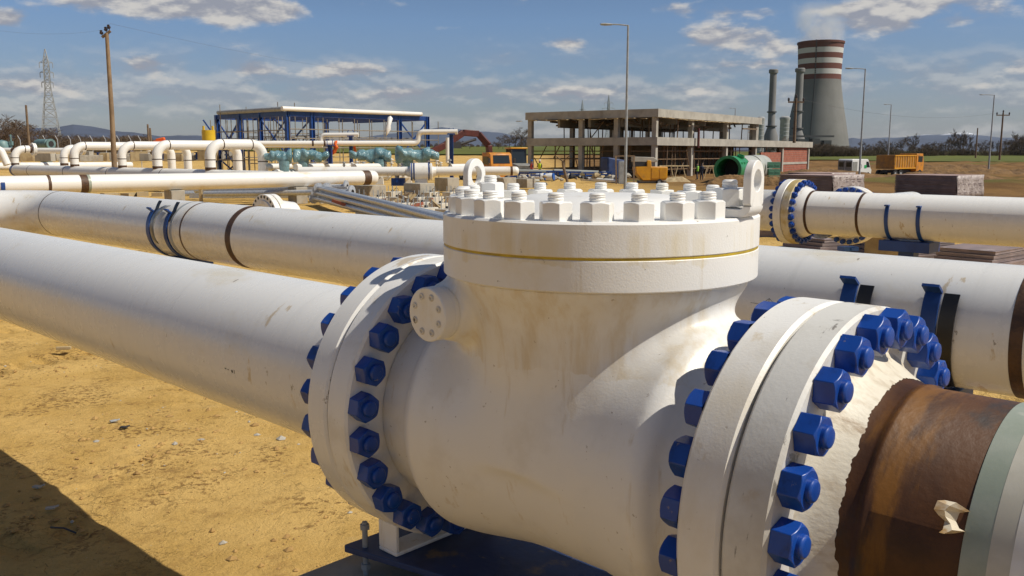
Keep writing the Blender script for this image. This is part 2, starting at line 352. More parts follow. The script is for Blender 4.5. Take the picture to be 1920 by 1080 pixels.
M_['hill'] = mat('haze blue hills', (.06, .075, .12), 1, col2=(.05, .06, .095), sc=.004)  # blue of the distant air is put into the hill colour
M_['grass'] = mat('young green crop', (.115, .125, .006), .95, col2=(.08, .095, .006), sc=.05, bump=(.8, .5, .3))
M_['soil_brown'] = mat('turned brown soil', (.23, .13, .048), .95, col2=(.14, .078, .03), sc=.7, bump=(2.2, .9, .25))
M_['skin'] = mat('skin', (.45, .26, .17), .6)
M_['cloth_dark'] = mat('dark work trousers', (.03, .035, .055), .9)
M_['cloth_blue'] = mat('navy work jacket', (.03, .04, .09), .9)
M_['vest_yellow'] = mat('yellow safety vest', (.62, .80, .03), .6)
M_['vest_green'] = mat('green safety vest', (.24, .52, .05), .6)
M_['vest_red'] = mat('red safety vest', (.62, .1, .06), .6)
M_['helmet_white'] = mat('white helmet', (.8, .8, .8), .3)
M_['barrel_blue'] = mat('blue barrel lid', (.03, .12, .42), .4)
M_['canvas_blue'] = mat('blue tarpaulin', (.02, .045, .14), .6, col2=(.015, .03, .09), sc=2)
M_['teal'] = mat('teal machine paint', (.16, .27, .27), .5, col2=(.12, .2, .2), sc=2)
M_['orange_cloth'] = mat('orange safety netting', (.72, .13, .02), .8)
M_['green_crate'] = mat('green plastic crate', (.10, .27, .17), .5)
M_['paper'] = mat('torn tape', (.66, .58, .44), .5, col2=(.42, .25, .09), sc=18)
M_['ladder'] = mat('dark access ladder', (.09, .09, .09), .8)
M_['porc'] = mat('brown insulator', (.035, .02, .016), .3)

def ground_material():
    M = bpy.data.materials.new('dry clay ground'); M.use_nodes = True; nt = M.node_tree; N = nt.nodes; L = nt.links; b = N['Principled BSDF']
    b.inputs['Roughness'].default_value = .95; b.inputs['Specular IOR Level'].default_value = .15
    tc = N.new('ShaderNodeTexCoord'); src = tc.outputs['Object']
    def noise(s, d=6, r=.6, dist=0):
        n = N.new('ShaderNodeTexNoise'); n.inputs['Scale'].default_value = s; n.inputs['Detail'].default_value = d; n.inputs['Roughness'].default_value = r; n.inputs['Distortion'].default_value = dist
        L.new(src, n.inputs['Vector']); return n.outputs['Fac']
    def mr(x, a, c, t=1.0, inv=False):
        n = N.new('ShaderNodeMapRange'); n.interpolation_type = 'SMOOTHSTEP'; n.inputs['From Min'].default_value = a; n.inputs['From Max'].default_value = c
        n.inputs['To Min'].default_value = t if inv else 0; n.inputs['To Max'].default_value = 0 if inv else t
        L.new(x, n.inputs['Value']); return n.outputs[0]
    def mix(f, A, B):
        n = N.new('ShaderNodeMix'); n.data_type = 'RGBA'
        if isinstance(f, float): n.inputs['Factor'].default_value = f
        else: L.new(f, n.inputs['Factor'])
        for k, v in (('A', A), ('B', B)):
            if isinstance(v, tuple): n.inputs[k].default_value = (*v, 1)
            else: L.new(v, n.inputs[k])
        return n.outputs['Result']
    def mul(a, c):
        n = N.new('ShaderNodeMath'); n.operation = 'MULTIPLY'
        for i, v in enumerate((a, c)):
            if isinstance(v, float): n.inputs[i].default_value = v
            else: L.new(v, n.inputs[i])
        return n.outputs[0]
    c = mix(mr(noise(.9, 8, .66), .36, .66), (.67, .445, .155), (.53, .335, .10))
    c = mix(mr(noise(3.2, 9, .74), .54, .68, .6), c, (.37, .22, .07))
    c = mix(mr(noise(2.2, 8, .7), .60, .74, .5), c, (.68, .49, .225))
    clus = mr(noise(1.15, 5, .62), .50, .60)
    c = mix(mul(mr(noise(26, 5, .68), .50, .59), mul(clus, .85)), c, (.20, .11, .037))
    c = mix(mul(mr(noise(11, 6, .7), .52, .62), mr(noise(.7, 4, .6), .47, .6, .55)), c, (.30, .175, .06))
    c = mix(mr(noise(44, 3, .6), .69, .73, .6), c, (.15, .085, .03))
    c = mix(mr(noise(60, 2, .5), .72, .75, .5), c, (.72, .64, .46))
    # fine shrinkage cracks
    dn = N.new('ShaderNodeTexNoise'); dn.inputs['Scale'].default_value = 5; dn.inputs['Detail'].default_value = 6; dn.inputs['Roughness'].default_value = .65; L.new(src, dn.inputs['Vector'])
    mx = N.new('ShaderNodeMix'); mx.data_type = 'RGBA'; mx.blend_type = 'LINEAR_LIGHT'; mx.inputs['Factor'].default_value = .10
    L.new(src, mx.inputs['A']); L.new(dn.outputs['Color'], mx.inputs['B'])
    crack = None
    for (vs_, wd_, ms_, lo_) in ((3.1, .006, .75, .52), (8.5, .012, 1.7, .53)):
        vo = N.new('ShaderNodeTexVoronoi'); vo.feature = 'DISTANCE_TO_EDGE'; vo.inputs['Scale'].default_value = vs_; L.new(mx.outputs['Result'], vo.inputs['Vector'])
        k_ = mul(mr(vo.outputs['Distance'], wd_ * .2, wd_, 1.0, True), mr(noise(ms_, 4), lo_, lo_ + .1))
        if crack is None: crack = k_
        else:
            mxm = N.new('ShaderNodeMath'); mxm.operation = 'MAXIMUM'; L.new(crack, mxm.inputs[0]); L.new(k_, mxm.inputs[1]); crack = mxm.outputs[0]
    c = mix(mul(crack, .6), c, (.18, .10, .036))
    # browner ploughed earth far out to the right
    sp = N.new('ShaderNodeSeparateXYZ'); L.new(src, sp.inputs[0])
    far = mul(mr(sp.outputs[0], 4.0, 13.0), mr(sp.outputs[1], 18.0, 32.0))
    soil = mix(mr(noise(.25, 6, .65), .4, .62), (.235, .132, .047), (.145, .08, .03))
    soil = mix(mr(noise(.06, 4), .56, .64, .55), soil, (.11, .13, .03))
    c = mix(far, c, soil)
    L.new(c, b.inputs['Base Color'])
    h = N.new('ShaderNodeMath'); h.operation = 'SUBTRACT'; L.new(noise(13, 9, .74), h.inputs[0]); L.new(mul(crack, .5), h.inputs[1])
    bp = N.new('ShaderNodeBump'); bp.inputs['Strength'].default_value = .9; bp.inputs['Distance'].default_value = .035; L.new(h.outputs[0], bp.inputs['Height'])
    b2 = N.new('ShaderNodeBump'); b2.inputs['Strength'].default_value = .5; b2.inputs['Distance'].default_value = .015; L.new(noise(70, 4, .6), b2.inputs['Height']); L.new(bp.outputs[0], b2.inputs['Normal'])
    L.new(b2.outputs[0], b.inputs['Normal'])
    return M
M_['ground'] = ground_material()

# ------------------------------------------------------------------ numpy noise
def vnoise(x, y, seed=0):
    xi = np.floor(x).astype(np.int64); yi = np.floor(y).astype(np.int64); fx = x - xi; fy = y - yi
    fx = fx * fx * (3 - 2 * fx); fy = fy * fy * (3 - 2 * fy)
    def h(a, b):
        n = (a * 374761393 + b * 668265263 + seed * 974634777) & 0x7fffffff
        n = ((n ^ (n >> 13)) * 1274126177) & 0x7fffffff
        return ((n ^ (n >> 16)) & 0xffff) / 65535.0
    return (h(xi, yi) * (1 - fx) + h(xi + 1, yi) * fx) * (1 - fy) + (h(xi, yi + 1) * (1 - fx) + h(xi + 1, yi + 1) * fx) * fy
def fbm(x, y, sc, octv=4, seed=0, gain=.5):
    s = 0; a = 1; t = 0
    for k in range(octv):
        s = s + a * vnoise(x * sc + 17.3 * k, y * sc - 9.1 * k, seed + k); t += a; a *= gain; sc *= 2.03
    return s / t

def mesh_grid(name, X, Y, Z, mats, wrap=False):
    nr, nc = X.shape
    me = bpy.data.meshes.new(name); co = np.stack([X, Y, Z], -1).reshape(-1, 3)
    i, j = np.meshgrid(np.arange(nr - 1), np.arange(nc if wrap else nc - 1), indexing='ij'); j2 = (j + 1) % nc
    q = np.stack([i * nc + j, i * nc + j2, (i + 1) * nc + j2, (i + 1) * nc + j], -1).reshape(-1, 4)
    me.vertices.add(len(co)); me.vertices.foreach_set('co', co.ravel().astype(np.float32))
    me.loops.add(q.size); me.loops.foreach_set('vertex_index', q.ravel().astype(np.int32))
    me.polygons.add(len(q)); me.polygons.foreach_set('loop_start', (np.arange(len(q)) * 4).astype(np.int32))
    me.update(calc_edges=True); me.validate()
    for m_ in (mats if isinstance(mats, list) else [mats]): me.materials.append(m_)
    me.shade_smooth()
    o = bpy.data.objects.new(name, me); COL.objects.link(o); return o

# ------------------------------------------------------------------ ground, field, hills
def build_ground():
    r = [.4]
    while r[-1] < 2.2: r.append(r[-1] * 1.25)
    while r[-1] < 14: r.append(r[-1] + .036)
    while r[-1] < 14000: r.append(r[-1] * 1.022)
    r = np.array(r)
    fine = np.radians(np.linspace(32, 148, 620)); coarse = np.radians(np.linspace(148, 392, 62))[1:-1]
    th = np.concatenate([fine, coarse]); Rr, T = np.meshgrid(r, th, indexing='ij')
    X = Rr * np.cos(T); Y = Rr * np.sin(T)
    Z = terrain(X, Y)
    near = 1 - smoothstep(30, 60, Rr)
    Z = Z + near * ((fbm(X, Y, .35, 3, 1) - .5) * .10 + (fbm(X, Y, 1.6, 4, 5) - .5) * .035 + (fbm(X, Y, 9, 3, 9) - .5) * .035 * smoothstep(.5, .62, fbm(X, Y, 1.1, 3, 13)))
    # wheel ruts running off to the right in the clay
    u = X * .80 - Y * .60 + .25 * np.sin(Y * .8); Z = Z - near * .05 * (1 + .35 * np.sign(np.sin((X * .6 + Y * .8) * 26))) * np.exp(-((np.mod(u + .3 * (fbm(X, Y, .5, 2, 3)), 1.9) - .9) / .22) ** 2) * smoothstep(.45, .6, fbm(X, Y, .3, 2, 21))
    rough = smoothstep(38, 60, Rr) * (1 - smoothstep(230, 300, Rr)) * smoothstep(.12, .3, X / np.maximum(Y, .5)) * (Y > 10)
    Z = Z + rough * ((fbm(X, Y, .16, 4, 31) - .42) * 1.5)
    mid = smoothstep(60, 90, Rr) * (1 - smoothstep(230, 300, Rr)) * (Y > 10) * (1 - rough)
    Z = Z + mid * (fbm(X, Y, .2, 3, 41) - .5) * .35
    o = mesh_grid('ground', X, Y, Z, M_['ground'], wrap=True); return tag(o, kind='structure')
build_ground()
def build_field():
    r = np.exp(np.linspace(math.log(205), math.log(9000), 150)); th = np.radians(np.linspace(40, 130, 240))
    Rr, T = np.meshgrid(r, th, indexing='ij')
    az = np.pi / 2 - T
    start = np.interp(az, np.radians([-40, -20, -6, 2, 14, 19, 24, 50]), [330, 300, 205, 205, 262, 285, 255, 235])
    Rr = Rr * start / 205.0
    Rr += (fbm(Rr * np.cos(T), Rr * np.sin(T), .05, 3, 77) - .5) * 14 * (1 - smoothstep(300, 420, Rr))
    X = Rr * np.cos(T); Y = Rr * np.sin(T)
    o = mesh_grid('field', X, Y, terrain(X, Y) + .30, M_['grass']); return tag(o, kind='structure')
build_field()
def ridge(name, D, prof, mats, seed, rough):
    """a range of hills: crest heights from (column, row) pairs, real depth behind the crest"""
    px = np.linspace(prof[0][0], prof[-1][0], 260)
    top = np.interp(px, [p[0] for p in prof], [p[1] for p in prof])
    top = top - (fbm(px, px * 0, .02, 4, seed) - .5) * rough
    X0 = (px - 960) / FPX * D
    rows = []
    H = np.maximum((YH - top) / FPX * D + HC, 1)
    for k, t in enumerate(np.linspace(-1, 1, 15)):
        f = (1 - abs(t)) ** .85
        n = (fbm(X0, X0 * 0 + t * 2000, .0012, 4, seed + 3) - .5) * .34 * (1 - abs(2 * abs(t) - 1)) if abs(t) > .01 else 0
        y = D + t * D * .16 + 0 * X0
        rows.append((X0 * (y / D), y, np.where(H > 1.5, H * np.clip(f + n * f, 0, 1), 0) - 2))
    X, Y, Z = (np.array([r_[i] for r_ in rows]) for i in range(3))
    return tag(mesh_grid(name, X, Y, Z, mats), kind='structure')
def snow_mat(z0, z1):
    M = bpy.data.materials.new('snow capped mountain'); M.use_nodes = True; N = M.node_tree.nodes; L = M.node_tree.links; b = N['Principled BSDF']; b.inputs['Roughness'].default_value = .9
    tc = N.new('ShaderNodeTexCoord'); sp = N.new('ShaderNodeSeparateXYZ'); L.new(tc.outputs['Object'], sp.inputs[0])
    n = N.new('ShaderNodeTexNoise'); n.inputs['Scale'].default_value = .006; n.inputs['Detail'].default_value = 6; L.new(tc.outputs['Object'], n.inputs['Vector'])
    a = N.new('ShaderNodeMath'); a.operation = 'MULTIPLY_ADD'; a.inputs[1].default_value = (z1 - z0) * 2.4; L.new(n.outputs['Fac'], a.inputs[0]); L.new(sp.outputs[2], a.inputs[2])
    mr = N.new('ShaderNodeMapRange'); mr.interpolation_type = 'SMOOTHSTEP'; mr.inputs['From Min'].default_value = z0 + (z1 - z0) * 1.2; mr.inputs['From Max'].default_value = z1 + (z1 - z0) * 1.2; L.new(a.outputs[0], mr.inputs['Value'])
    mx = N.new('ShaderNodeMix'); mx.data_type = 'RGBA'; mx.inputs['A'].default_value = (.055, .07, .115, 1); mx.inputs['B'].default_value = (.7, .72, .76, 1)  # rock colour carries the blue of the distant air
    ew = N.new('ShaderNodeMapRange'); ew.inputs['From Min'].default_value = 3300; ew.inputs['From Max'].default_value = 4100; L.new(sp.outputs[0], ew.inputs['Value'])
    mm = N.new('ShaderNodeMath'); mm.operation = 'MULTIPLY'; L.new(mr.outputs[0], mm.inputs[0]); L.new(ew.outputs[0], mm.inputs[1])
    L.new(mm.outputs[0], mx.inputs['Factor']); L.new(mx.outputs['Result'], b.inputs['Base Color']); return M
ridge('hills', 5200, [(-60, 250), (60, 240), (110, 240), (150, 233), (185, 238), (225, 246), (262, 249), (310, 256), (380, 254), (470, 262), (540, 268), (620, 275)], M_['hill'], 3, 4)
ridge('mountains', 9500, [(560, 285), (660, 262), (760, 250), (830, 240), (880, 246), (940, 250), (1000, 262), (1100, 268), (1250, 270), (1400, 272), (1560, 268), (1600, 262), (1680, 258), (1720, 252), (1800, 250), (1860, 256), (1930, 262), (2020, 268)], snow_mat(175, 205), 8, 7)
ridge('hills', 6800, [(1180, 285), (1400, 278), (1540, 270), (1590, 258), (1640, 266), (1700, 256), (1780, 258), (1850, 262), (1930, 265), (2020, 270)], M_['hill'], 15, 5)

# ------------------------------------------------------------------ the check valve (local frame: x along the bore, -y towards the camera side)
VP = Vector((.2469, 2.549, 1.2)); PHI = -.7633
AX = Vector((math.cos(PHI), math.sin(PHI), 0)); AY = Vector((-math.sin(PHI), math.cos(PHI), 0))
def vw(s, y, z): return VP + AX * s + AY * y + Vector((0, 0, z))
FL, GAP = .586, .691
def surface_nets(F, lo, h):
    ins = F < 0; nx, ny, nz = F.shape
    c = np.zeros((nx - 1, ny - 1, nz - 1), int)
    offs = [(i, j, k) for i in (0, 1) for j in (0, 1) for k in (0, 1)]
    sl = lambda i, j, k: (slice(i, nx - 1 + i), slice(j, ny - 1 + j), slice(k, nz - 1 + k))
    for o in offs: c += ins[sl(*o)]
    act = (c > 0) & (c < 8); idx = -np.ones(act.shape, int); idx[act] = np.arange(act.sum())
    I, J, K = np.nonzero(act); base = np.stack([I, J, K], 1).astype(float)
    acc = np.zeros((len(I), 3)); cnt = np.zeros(len(I))
    for a in offs:
        for d in range(3):
            if a[d]: continue
            b = list(a); b[d] = 1
            fa = F[I + a[0], J + a[1], K + a[2]]; fb = F[I + b[0], J + b[1], K + b[2]]
            x = (fa < 0) != (fb < 0); t = np.where(x, fa / np.where(x, fa - fb, 1), 0)
            p = np.tile(np.array(a, float), (len(I), 1)); p[:, d] = t
            acc[x] += p[x]; cnt[x] += 1
    V = (base + acc / cnt[:, None]) * h + np.array(lo)
    Q = []
    for d in range(3):
        e1, e2 = [(1, 2), (2, 0), (0, 1)][d]
        A = np.moveaxis(ins, (d, e1, e2), (0, 1, 2)); ID = np.moveaxis(idx, (d, e1, e2), (0, 1, 2))
        ch = A[:-1, 1:-1, 1:-1] != A[1:, 1:-1, 1:-1]; i, j, k = np.nonzero(ch); fl = A[i, j + 1, k + 1]
        q = np.stack([ID[i, j, k], ID[i, j + 1, k], ID[i, j + 1, k + 1], ID[i, j, k + 1]], 1)
        q[~fl] = q[~fl][:, ::-1]; Q.append(q)
    return V, np.concatenate(Q)
def valve_body(parent):
    h = .0095; lo = (-.60, -.50, -.43); n = (127, 106, 98)
    g = [lo[i] + h * np.arange(n[i]) for i in range(3)]
    S, Yl, Z = np.meshgrid(*g, indexing='ij'); Wd = -Yl
    R1 = np.interp(S, [-.60, -.47, -.445, -.425, -.39, -.3, -.2, -.1, 0, .2, .3, .4, .43, .455, .48, .6], [.335, .340, .352, .378, .394, .386, .371, .357, .352, .354, .371, .387, .378, .352, .340, .335])
    d1 = np.maximum((np.sqrt(Yl ** 2 + Z ** 2) - R1), np.abs(S) - .588)
    rn = np.interp(Z, [-.2, .2, .3, .36, .40, .43, .455, .48, .5], [.345, .352, .36, .370, .382, .396, .412, .424, .427])
    d2 = np.maximum(np.maximum(np.sqrt(S ** 2 + Yl ** 2) - rn, Z - .4845), -Z)
    def smin(a, b, k):
        hh = np.clip(.5 + .5 * (b - a) / k, 0, 1); return b * (1 - hh) + a * hh - k * hh * (1 - hh)
    d = smin(d1, d2, .075)
    boss = np.maximum(np.sqrt((S + .241) ** 2 + (Z - .383) ** 2) - (.112 - .05 * np.clip((Wd - .25) / .2, 0, 1)), np.maximum(Wd - .385, .05 - Wd))
    d = smin(d, boss, .035)
    V, Q = surface_nets(d, lo, h)
    me = bpy.data.meshes.new('body'); me.from_pydata(V.tolist(), [], Q.tolist()); me.materials.append(M_['body_white'])
    b = bmesh.new(); b.from_mesh(me)
    for _ in range(3): bmesh.ops.smooth_vert(b, verts=b.verts, factor=.5, use_axis_x=True, use_axis_y=True, use_axis_z=True)
    bmesh.ops.recalc_face_normals(b, faces=b.faces); b.to_mesh(me); b.free(); me.shade_smooth()
    o = bpy.data.objects.new('body', me); COL.objects.link(o); o.parent = parent; return o
def flange_prof(a, b, r, ri, c=.008):
    sg = 1 if b > a else -1
    return [(a, ri), (a, r - c), (a + sg * c, r), (b - sg * c, r), (b, r - c), (b, ri)]
def stud_prof(h0, h1, r, p=.0075, am=.0016):
    pr = [(h0, r)]; z = h0 + .004
    while z < h1 - .006:
        pr += [(z, r), (z + p * .35, r - am), (z + p * .65, r - am)]; z += p
    return pr + [(h1 - .005, r), (h1 - .001, r - .004), (h1, r - .007), (h1, 0)]
valve = thing('check_valve', 'large white flanged check valve with bolted round bonnet filling the foreground', 'valve', VP, PHI)
valve_body(valve)
for sg in (-1, 1):
    m = MB(); m.lathe(flange_prof(sg * FL, sg * (GAP - .0035), .47, .30), (0, 0, 0), (1, 0, 0), 160); m.build('end_flange', M_['valve_white'], valve, ang=20)
    for k in range(24):                                     # each stud carries two nuts
        a = math.pi * 2 * (k + .5) / 24; p = Vector((0, -math.cos(a) * .4226, math.sin(a) * .4226)); m = MB()
        rot = random.uniform(0, 1)
        m.nut(p + Vector((sg * (FL - .001), 0, 0)), (-sg, 0, 0), .080, .047, rot)
        q = p + Vector((sg * .795, 0, 0))
        m.nut(q, (sg, 0, 0), .080, .047, random.uniform(0, 1))
        m.lathe([(-.0605, 0), (-.0605, .0175), (-.0595, .0205), (-.0555, .0245)] + [(-.0555 + .0475 * 0 + z, .0245) for z in (.02, .30)] + [(.2645, .0245), (.2685, .0205), (.2695, .0175), (.2695, 0)], p + Vector((sg * FL, 0, 0)), (sg, 0, 0), 24)
        m.build('flange_bolt', M_['blue'], valve, ang=28, bevel=.0015)
m = MB(); m.lathe([(.4846, .2), (.4846, .437), (.488, .4407), (.5615, .4407), (.564, .4385), (.564, .2)], (0, 0, 0), (0, 0, 1), 180); m.build('body_flange', M_['bonnet_white'], valve, ang=20)
m = MB(); m.lathe([(.5638, .3), (.5638, .4392), (.5702, .4392), (.5702, .3)], (0, 0, 0), (0, 0, 1), 180); m.build('gasket', M_['yellow_gasket'], valve, ang=50)
bon = MB(); bon.lathe([(.570, .2), (.570, .4388), (.5725, .4412), (.649, .4412), (.655, .435), (.655, .285), (.659, .277), (.668, .268), (.692, .225), (.699, .2), (.702, .1), (.703, 0)], (0, 0, 0), (0, 0, 1), 180)
bonnet = bon.build('bonnet', M_['bonnet_white'], valve, ang=20)
for k in range(24):
    a = math.pi * 2 * (k + .5) / 24; z0 = .655 if k not in (0, 12) else .682
    p = Vector((math.cos(a) * .388, math.sin(a) * .388, z0)); m = MB()
    m.nut(p, (0, 0, 1), .0735, .046, a + R_(random.uniform(-8, 8)) + (R_(8) if 17 < k < 23 else 0)); m.lathe(stud_prof(.04, .0675, .0205, .0075, .0019), p, (0, 0, 1), 26)
    m.build('bonnet_bolt', M_['nut_white'], valve, ang=26, bevel=.0012)
def lug(a):
    """bent plate: foot under a nut, upright with a round eye"""
    t, w, rb, top, hz, hr = .021, .044, .028, .80, .748, .026
    x_in, x_out = .30, .462
    prof = [(x_in, .656)]                                   # outer (lower) line of the bend
    for k in range(9):
        g = -math.pi / 2 + k * math.pi / 16; prof.append((x_out - rb + math.cos(g) * rb, .656 + rb + math.sin(g) * rb))
    m = MB(); inner = [(x_in, .656 + t + .003)]
    for k in range(9):
        g = -math.pi / 2 + k * math.pi / 16; inner.append((x_out - rb + math.cos(g) * (rb - t), .656 + rb + math.sin(g) * (rb - t)))
    vs = []; fs = []
    for (x, z) in prof: vs += [(x, -w, z), (x, w, z)]
    n = len(prof)
    for (x, z) in inner: vs += [(x, -w, z), (x, w, z)]
    for i in range(n - 1):
        fs += [(2 * i, 2 * i + 2, 2 * i + 3, 2 * i + 1), (2 * n + 2 * i + 1, 2 * n + 2 * i + 3, 2 * n + 2 * i + 2, 2 * n + 2 * i),
               (2 * i, 2 * n + 2 * i, 2 * n + 2 * i + 2, 2 * i + 2), (2 * i + 3, 2 * n + 2 * i + 3, 2 * n + 2 * i + 1, 2 * i + 1)]
    fs.append((0, 1, 2 * n + 1, 2 * n))
    m.add(vs, fs)
    zb = .656 + rb; N = 48; oc = []; ic = []
    for k in range(N):                                      # outline and eye sampled by the same angle
        g = 2 * math.pi * k / N; c, s_ = math.cos(g), math.sin(g); rad = w
        if s_ >= 0: y, z = c * w, hz + s_ * (top - hz) * 1.0
        else:
            f = min(w / max(abs(c), 1e-6), (hz - zb) / abs(s_)); y, z = c * f, hz + s_ * f
        oc.append((y, z)); ic.append((c * hr * .95, hz + s_ * hr * 1.05))
    vs = []; fs = []
    for x in (x_out, x_out - t): vs += [(x, y, z) for y, z in oc] + [(x, y, z) for y, z in ic]
    for k in range(N):
        k2 = (k + 1) % N
        fs += [(k, k2, N + k2, N + k), (2 * N + k2, 2 * N + k, 3 * N + k, 3 * N + k2), (N + k, N + k2, 3 * N + k2, 3 * N + k)]
        if not (abs(oc[k][1] - zb) < 1e-5 and abs(oc[k2][1] - zb) < 1e-5): fs.append((k2, k, 2 * N + k, 2 * N + k2))
    m.add(vs, fs)
    o = m.build('lifting_lug', M_['nut_white'], valve, ang=30, bevel=.002); o.rotation_euler = (0, 0, a); return o
lug(R_(7.5)); lug(R_(187.5))
# hinge pin cover on the camera side
m = MB(); m.lathe([(.380, 0), (.380, .0705), (.384, .0735), (.398, .0735), (.4005, .0715), (.4035, .0745), (.437, .0745), (.440, .0715), (.440, 0)], (-.241, 0, .383), (0, -1, 0), 64)
cover = m.build('hinge_pin_cover', M_['nut_white'], valve, ang=40)
for k in range(8):
    a = 2 * math.pi * (k + .5) / 8; c = Vector((-.241 + math.cos(a) * .052, -.4395, .383 + math.sin(a) * .052)); m = MB()
    m.lathe([(0, .0105), (.0012, .0105), (.0012, .0078), (.0035, .0078), (.0040, .0070), (.0040, .0042), (.0012, .0036), (.0012, 0)], c, (0, -1, 0), 16, m=0)
    m.build('socket_screw', M_['flange_old'], cover, ang=30)
# saddle foot under the near flanges
m = MB(); t = .014
m.box((-.6975, 0, -.5125), (.095, .47, t)); m.box((-.6975, -.228, -.4575), (.095, t, .096)); m.box((-.6975, .228, -.4575), (.095, t, .096))
m.build('saddle_foot', M_['valve_white'], valve, bevel=.004)
base = thing('valve_foundation', 'concrete foundation block with dark blue base plate beneath the large white check valve', 'foundation', VP, PHI)
m = MB(); m.box((-.05, 0, -.925), (1.83, 1.02, .61)); m.build('concrete_block', M_['concrete'], base, bevel=.015)
m = MB(); m.poly([(-.862, -.292), (-.85, -.302), (-.42, -.206), (-.1, -.17), (.55, -.17), (.55, .3), (-.84, .3)], -.542, -.5205); m.build('base_plate', M_['blue_plate'], base, bevel=.003)
for (s_, y_) in ((-.795, -.255), (-.795, .25)):
    m = MB(); m.tube([(s_, y_, -.63), (s_, y_, -.43)], .0095, 12); m.nut((s_, y_, -.456), (0, 0, 1), .03, .018); m.nut((s_, y_, -.6), (0, 0, 1), .03, .02)
    m.build('anchor_rod', M_['galv_dull'], base, ang=30)

# ------------------------------------------------------------------ pipes bolted to the valve
BP = .302
lp = thing('pipeline', 'white coated pipe with bolted flange running left from the large check valve', 'pipe', vw(0, 0, 0), PHI)
m = MB(); m.lathe([(-.88, BP), (-22, BP)], (0, 0, 0), (1, 0, 0), 128); m.build('pipe', M_['pipe_white'], lp)
for (s_, a_, w_, h_) in ((-1.615, -.075, .012, .005), (-1.595, -.078, .008, .004), (-1.565, -.085, .012, .010), (-1.548, -.082, .004, .014)):
    r_ = BP + .0006; m = MB(); vs = [(s_ + dx * w_, -math.cos(a_ + dz * h_ / r_) * (r_ + l), math.sin(a_ + dz * h_ / r_) * (r_ + l)) for l in (-.001, 0) for dx, dz in ((-.5, -.5), (.5, -.5), (.5, .5), (-.5, .5))]
    m.add(vs, [(0, 1, 2, 3), (7, 6, 5, 4), (0, 4, 5, 1), (1, 5, 6, 2), (2, 6, 7, 3), (3, 7, 4, 0)]); m.build('ink_mark', M_['dark_mark'], lp)
m = MB(); m.lathe(flange_prof(-.794, -(GAP + .0035), .47, .2), (0, 0, 0), (1, 0, 0), 160); m.lathe([(-.7935, .362), (-.80, .352), (-.87, .312), (-.885, BP + .0006)], (0, 0, 0), (1, 0, 0), 128); m.build('weld_neck_flange', M_['pipe_white'], lp, ang=20)
rp = thing('pipeline', 'rusty bare pipe with scuffed white flange and grey-green sleeve at right of the check valve', 'pipe', vw(0, 0, 0), PHI)
m = MB(); m.lathe(flange_prof(GAP + .0035, .794, .47, .2), (0, 0, 0), (1, 0, 0), 160); m.build('weld_neck_flange', M_['flange_old'], rp, ang=20)
def ragged_hub():
    """painted part of the hub with a brushed, ragged edge against the rust"""
    n = 360; rows = []
    prof = [(.7935, .366), (.80, .354), (.83, .333), (.85, .321)]
    vs = []; fs = []
    for (s_, r_) in prof: vs += [(s_, -math.cos(2 * math.pi * j / n) * r_, math.sin(2 * math.pi * j / n) * r_) for j in range(n)]
    e = [.866 + .014 * (vnoise(np.array(j * .045), np.array(9.), 6) - .5) + .005 * (vnoise(np.array(j * 1.3), np.array(0.), 4) - .5) + .006 * (vnoise(np.array(j * .21), np.array(3.), 5) - .5) for j in range(n)]
    vs += [(e[j], -math.cos(2 * math.pi * j / n) * (.3205 - (e[j] - .85) * .45), math.sin(2 * math.pi * j / n) * (.3205 - (e[j] - .85) * .45)) for j in range(n)]
    for i in range(4):
        for j in range(n): fs.append((i * n + j, i * n + (j + 1) % n, (i + 1) * n + (j + 1) % n, (i + 1) * n + j))
    return MB().add(vs, fs)
ragged_hub().build('painted_hub', M_['hub_old'], rp, ang=60)
m = MB(); m.lathe([(.80, .350), (.83, .330), (.85, .318), (.89, .304), (.897, .3045), (.902, .3075), (.912, .3075), (.917, BP), (1.7, BP), (3.6, BP)], (0, 0, 0), (1, 0, 0), 128); m.build('bare_pipe', M_['rust'], rp, ang=50)
m = MB(); m.lathe([(1.095, BP), (1.096, BP + .0016), (1.142, BP + .0018)], (0, 0, 0), (1, 0, 0), 128); m.build('shrink_sleeve', M_['band_green'], rp)
m = MB(); m.lathe([(1.142, BP + .0022), (1.18, BP + .0024)], (0, 0, 0), (1, 0, 0), 128); m.build('primer_band', M_['band_cream'], rp)
m = MB(); m.lathe([(1.18, BP + .0028), (3.6, BP + .0028)], (0, 0, 0), (1, 0, 0), 128); m.build('white_coating', M_['pipe_white'], rp)
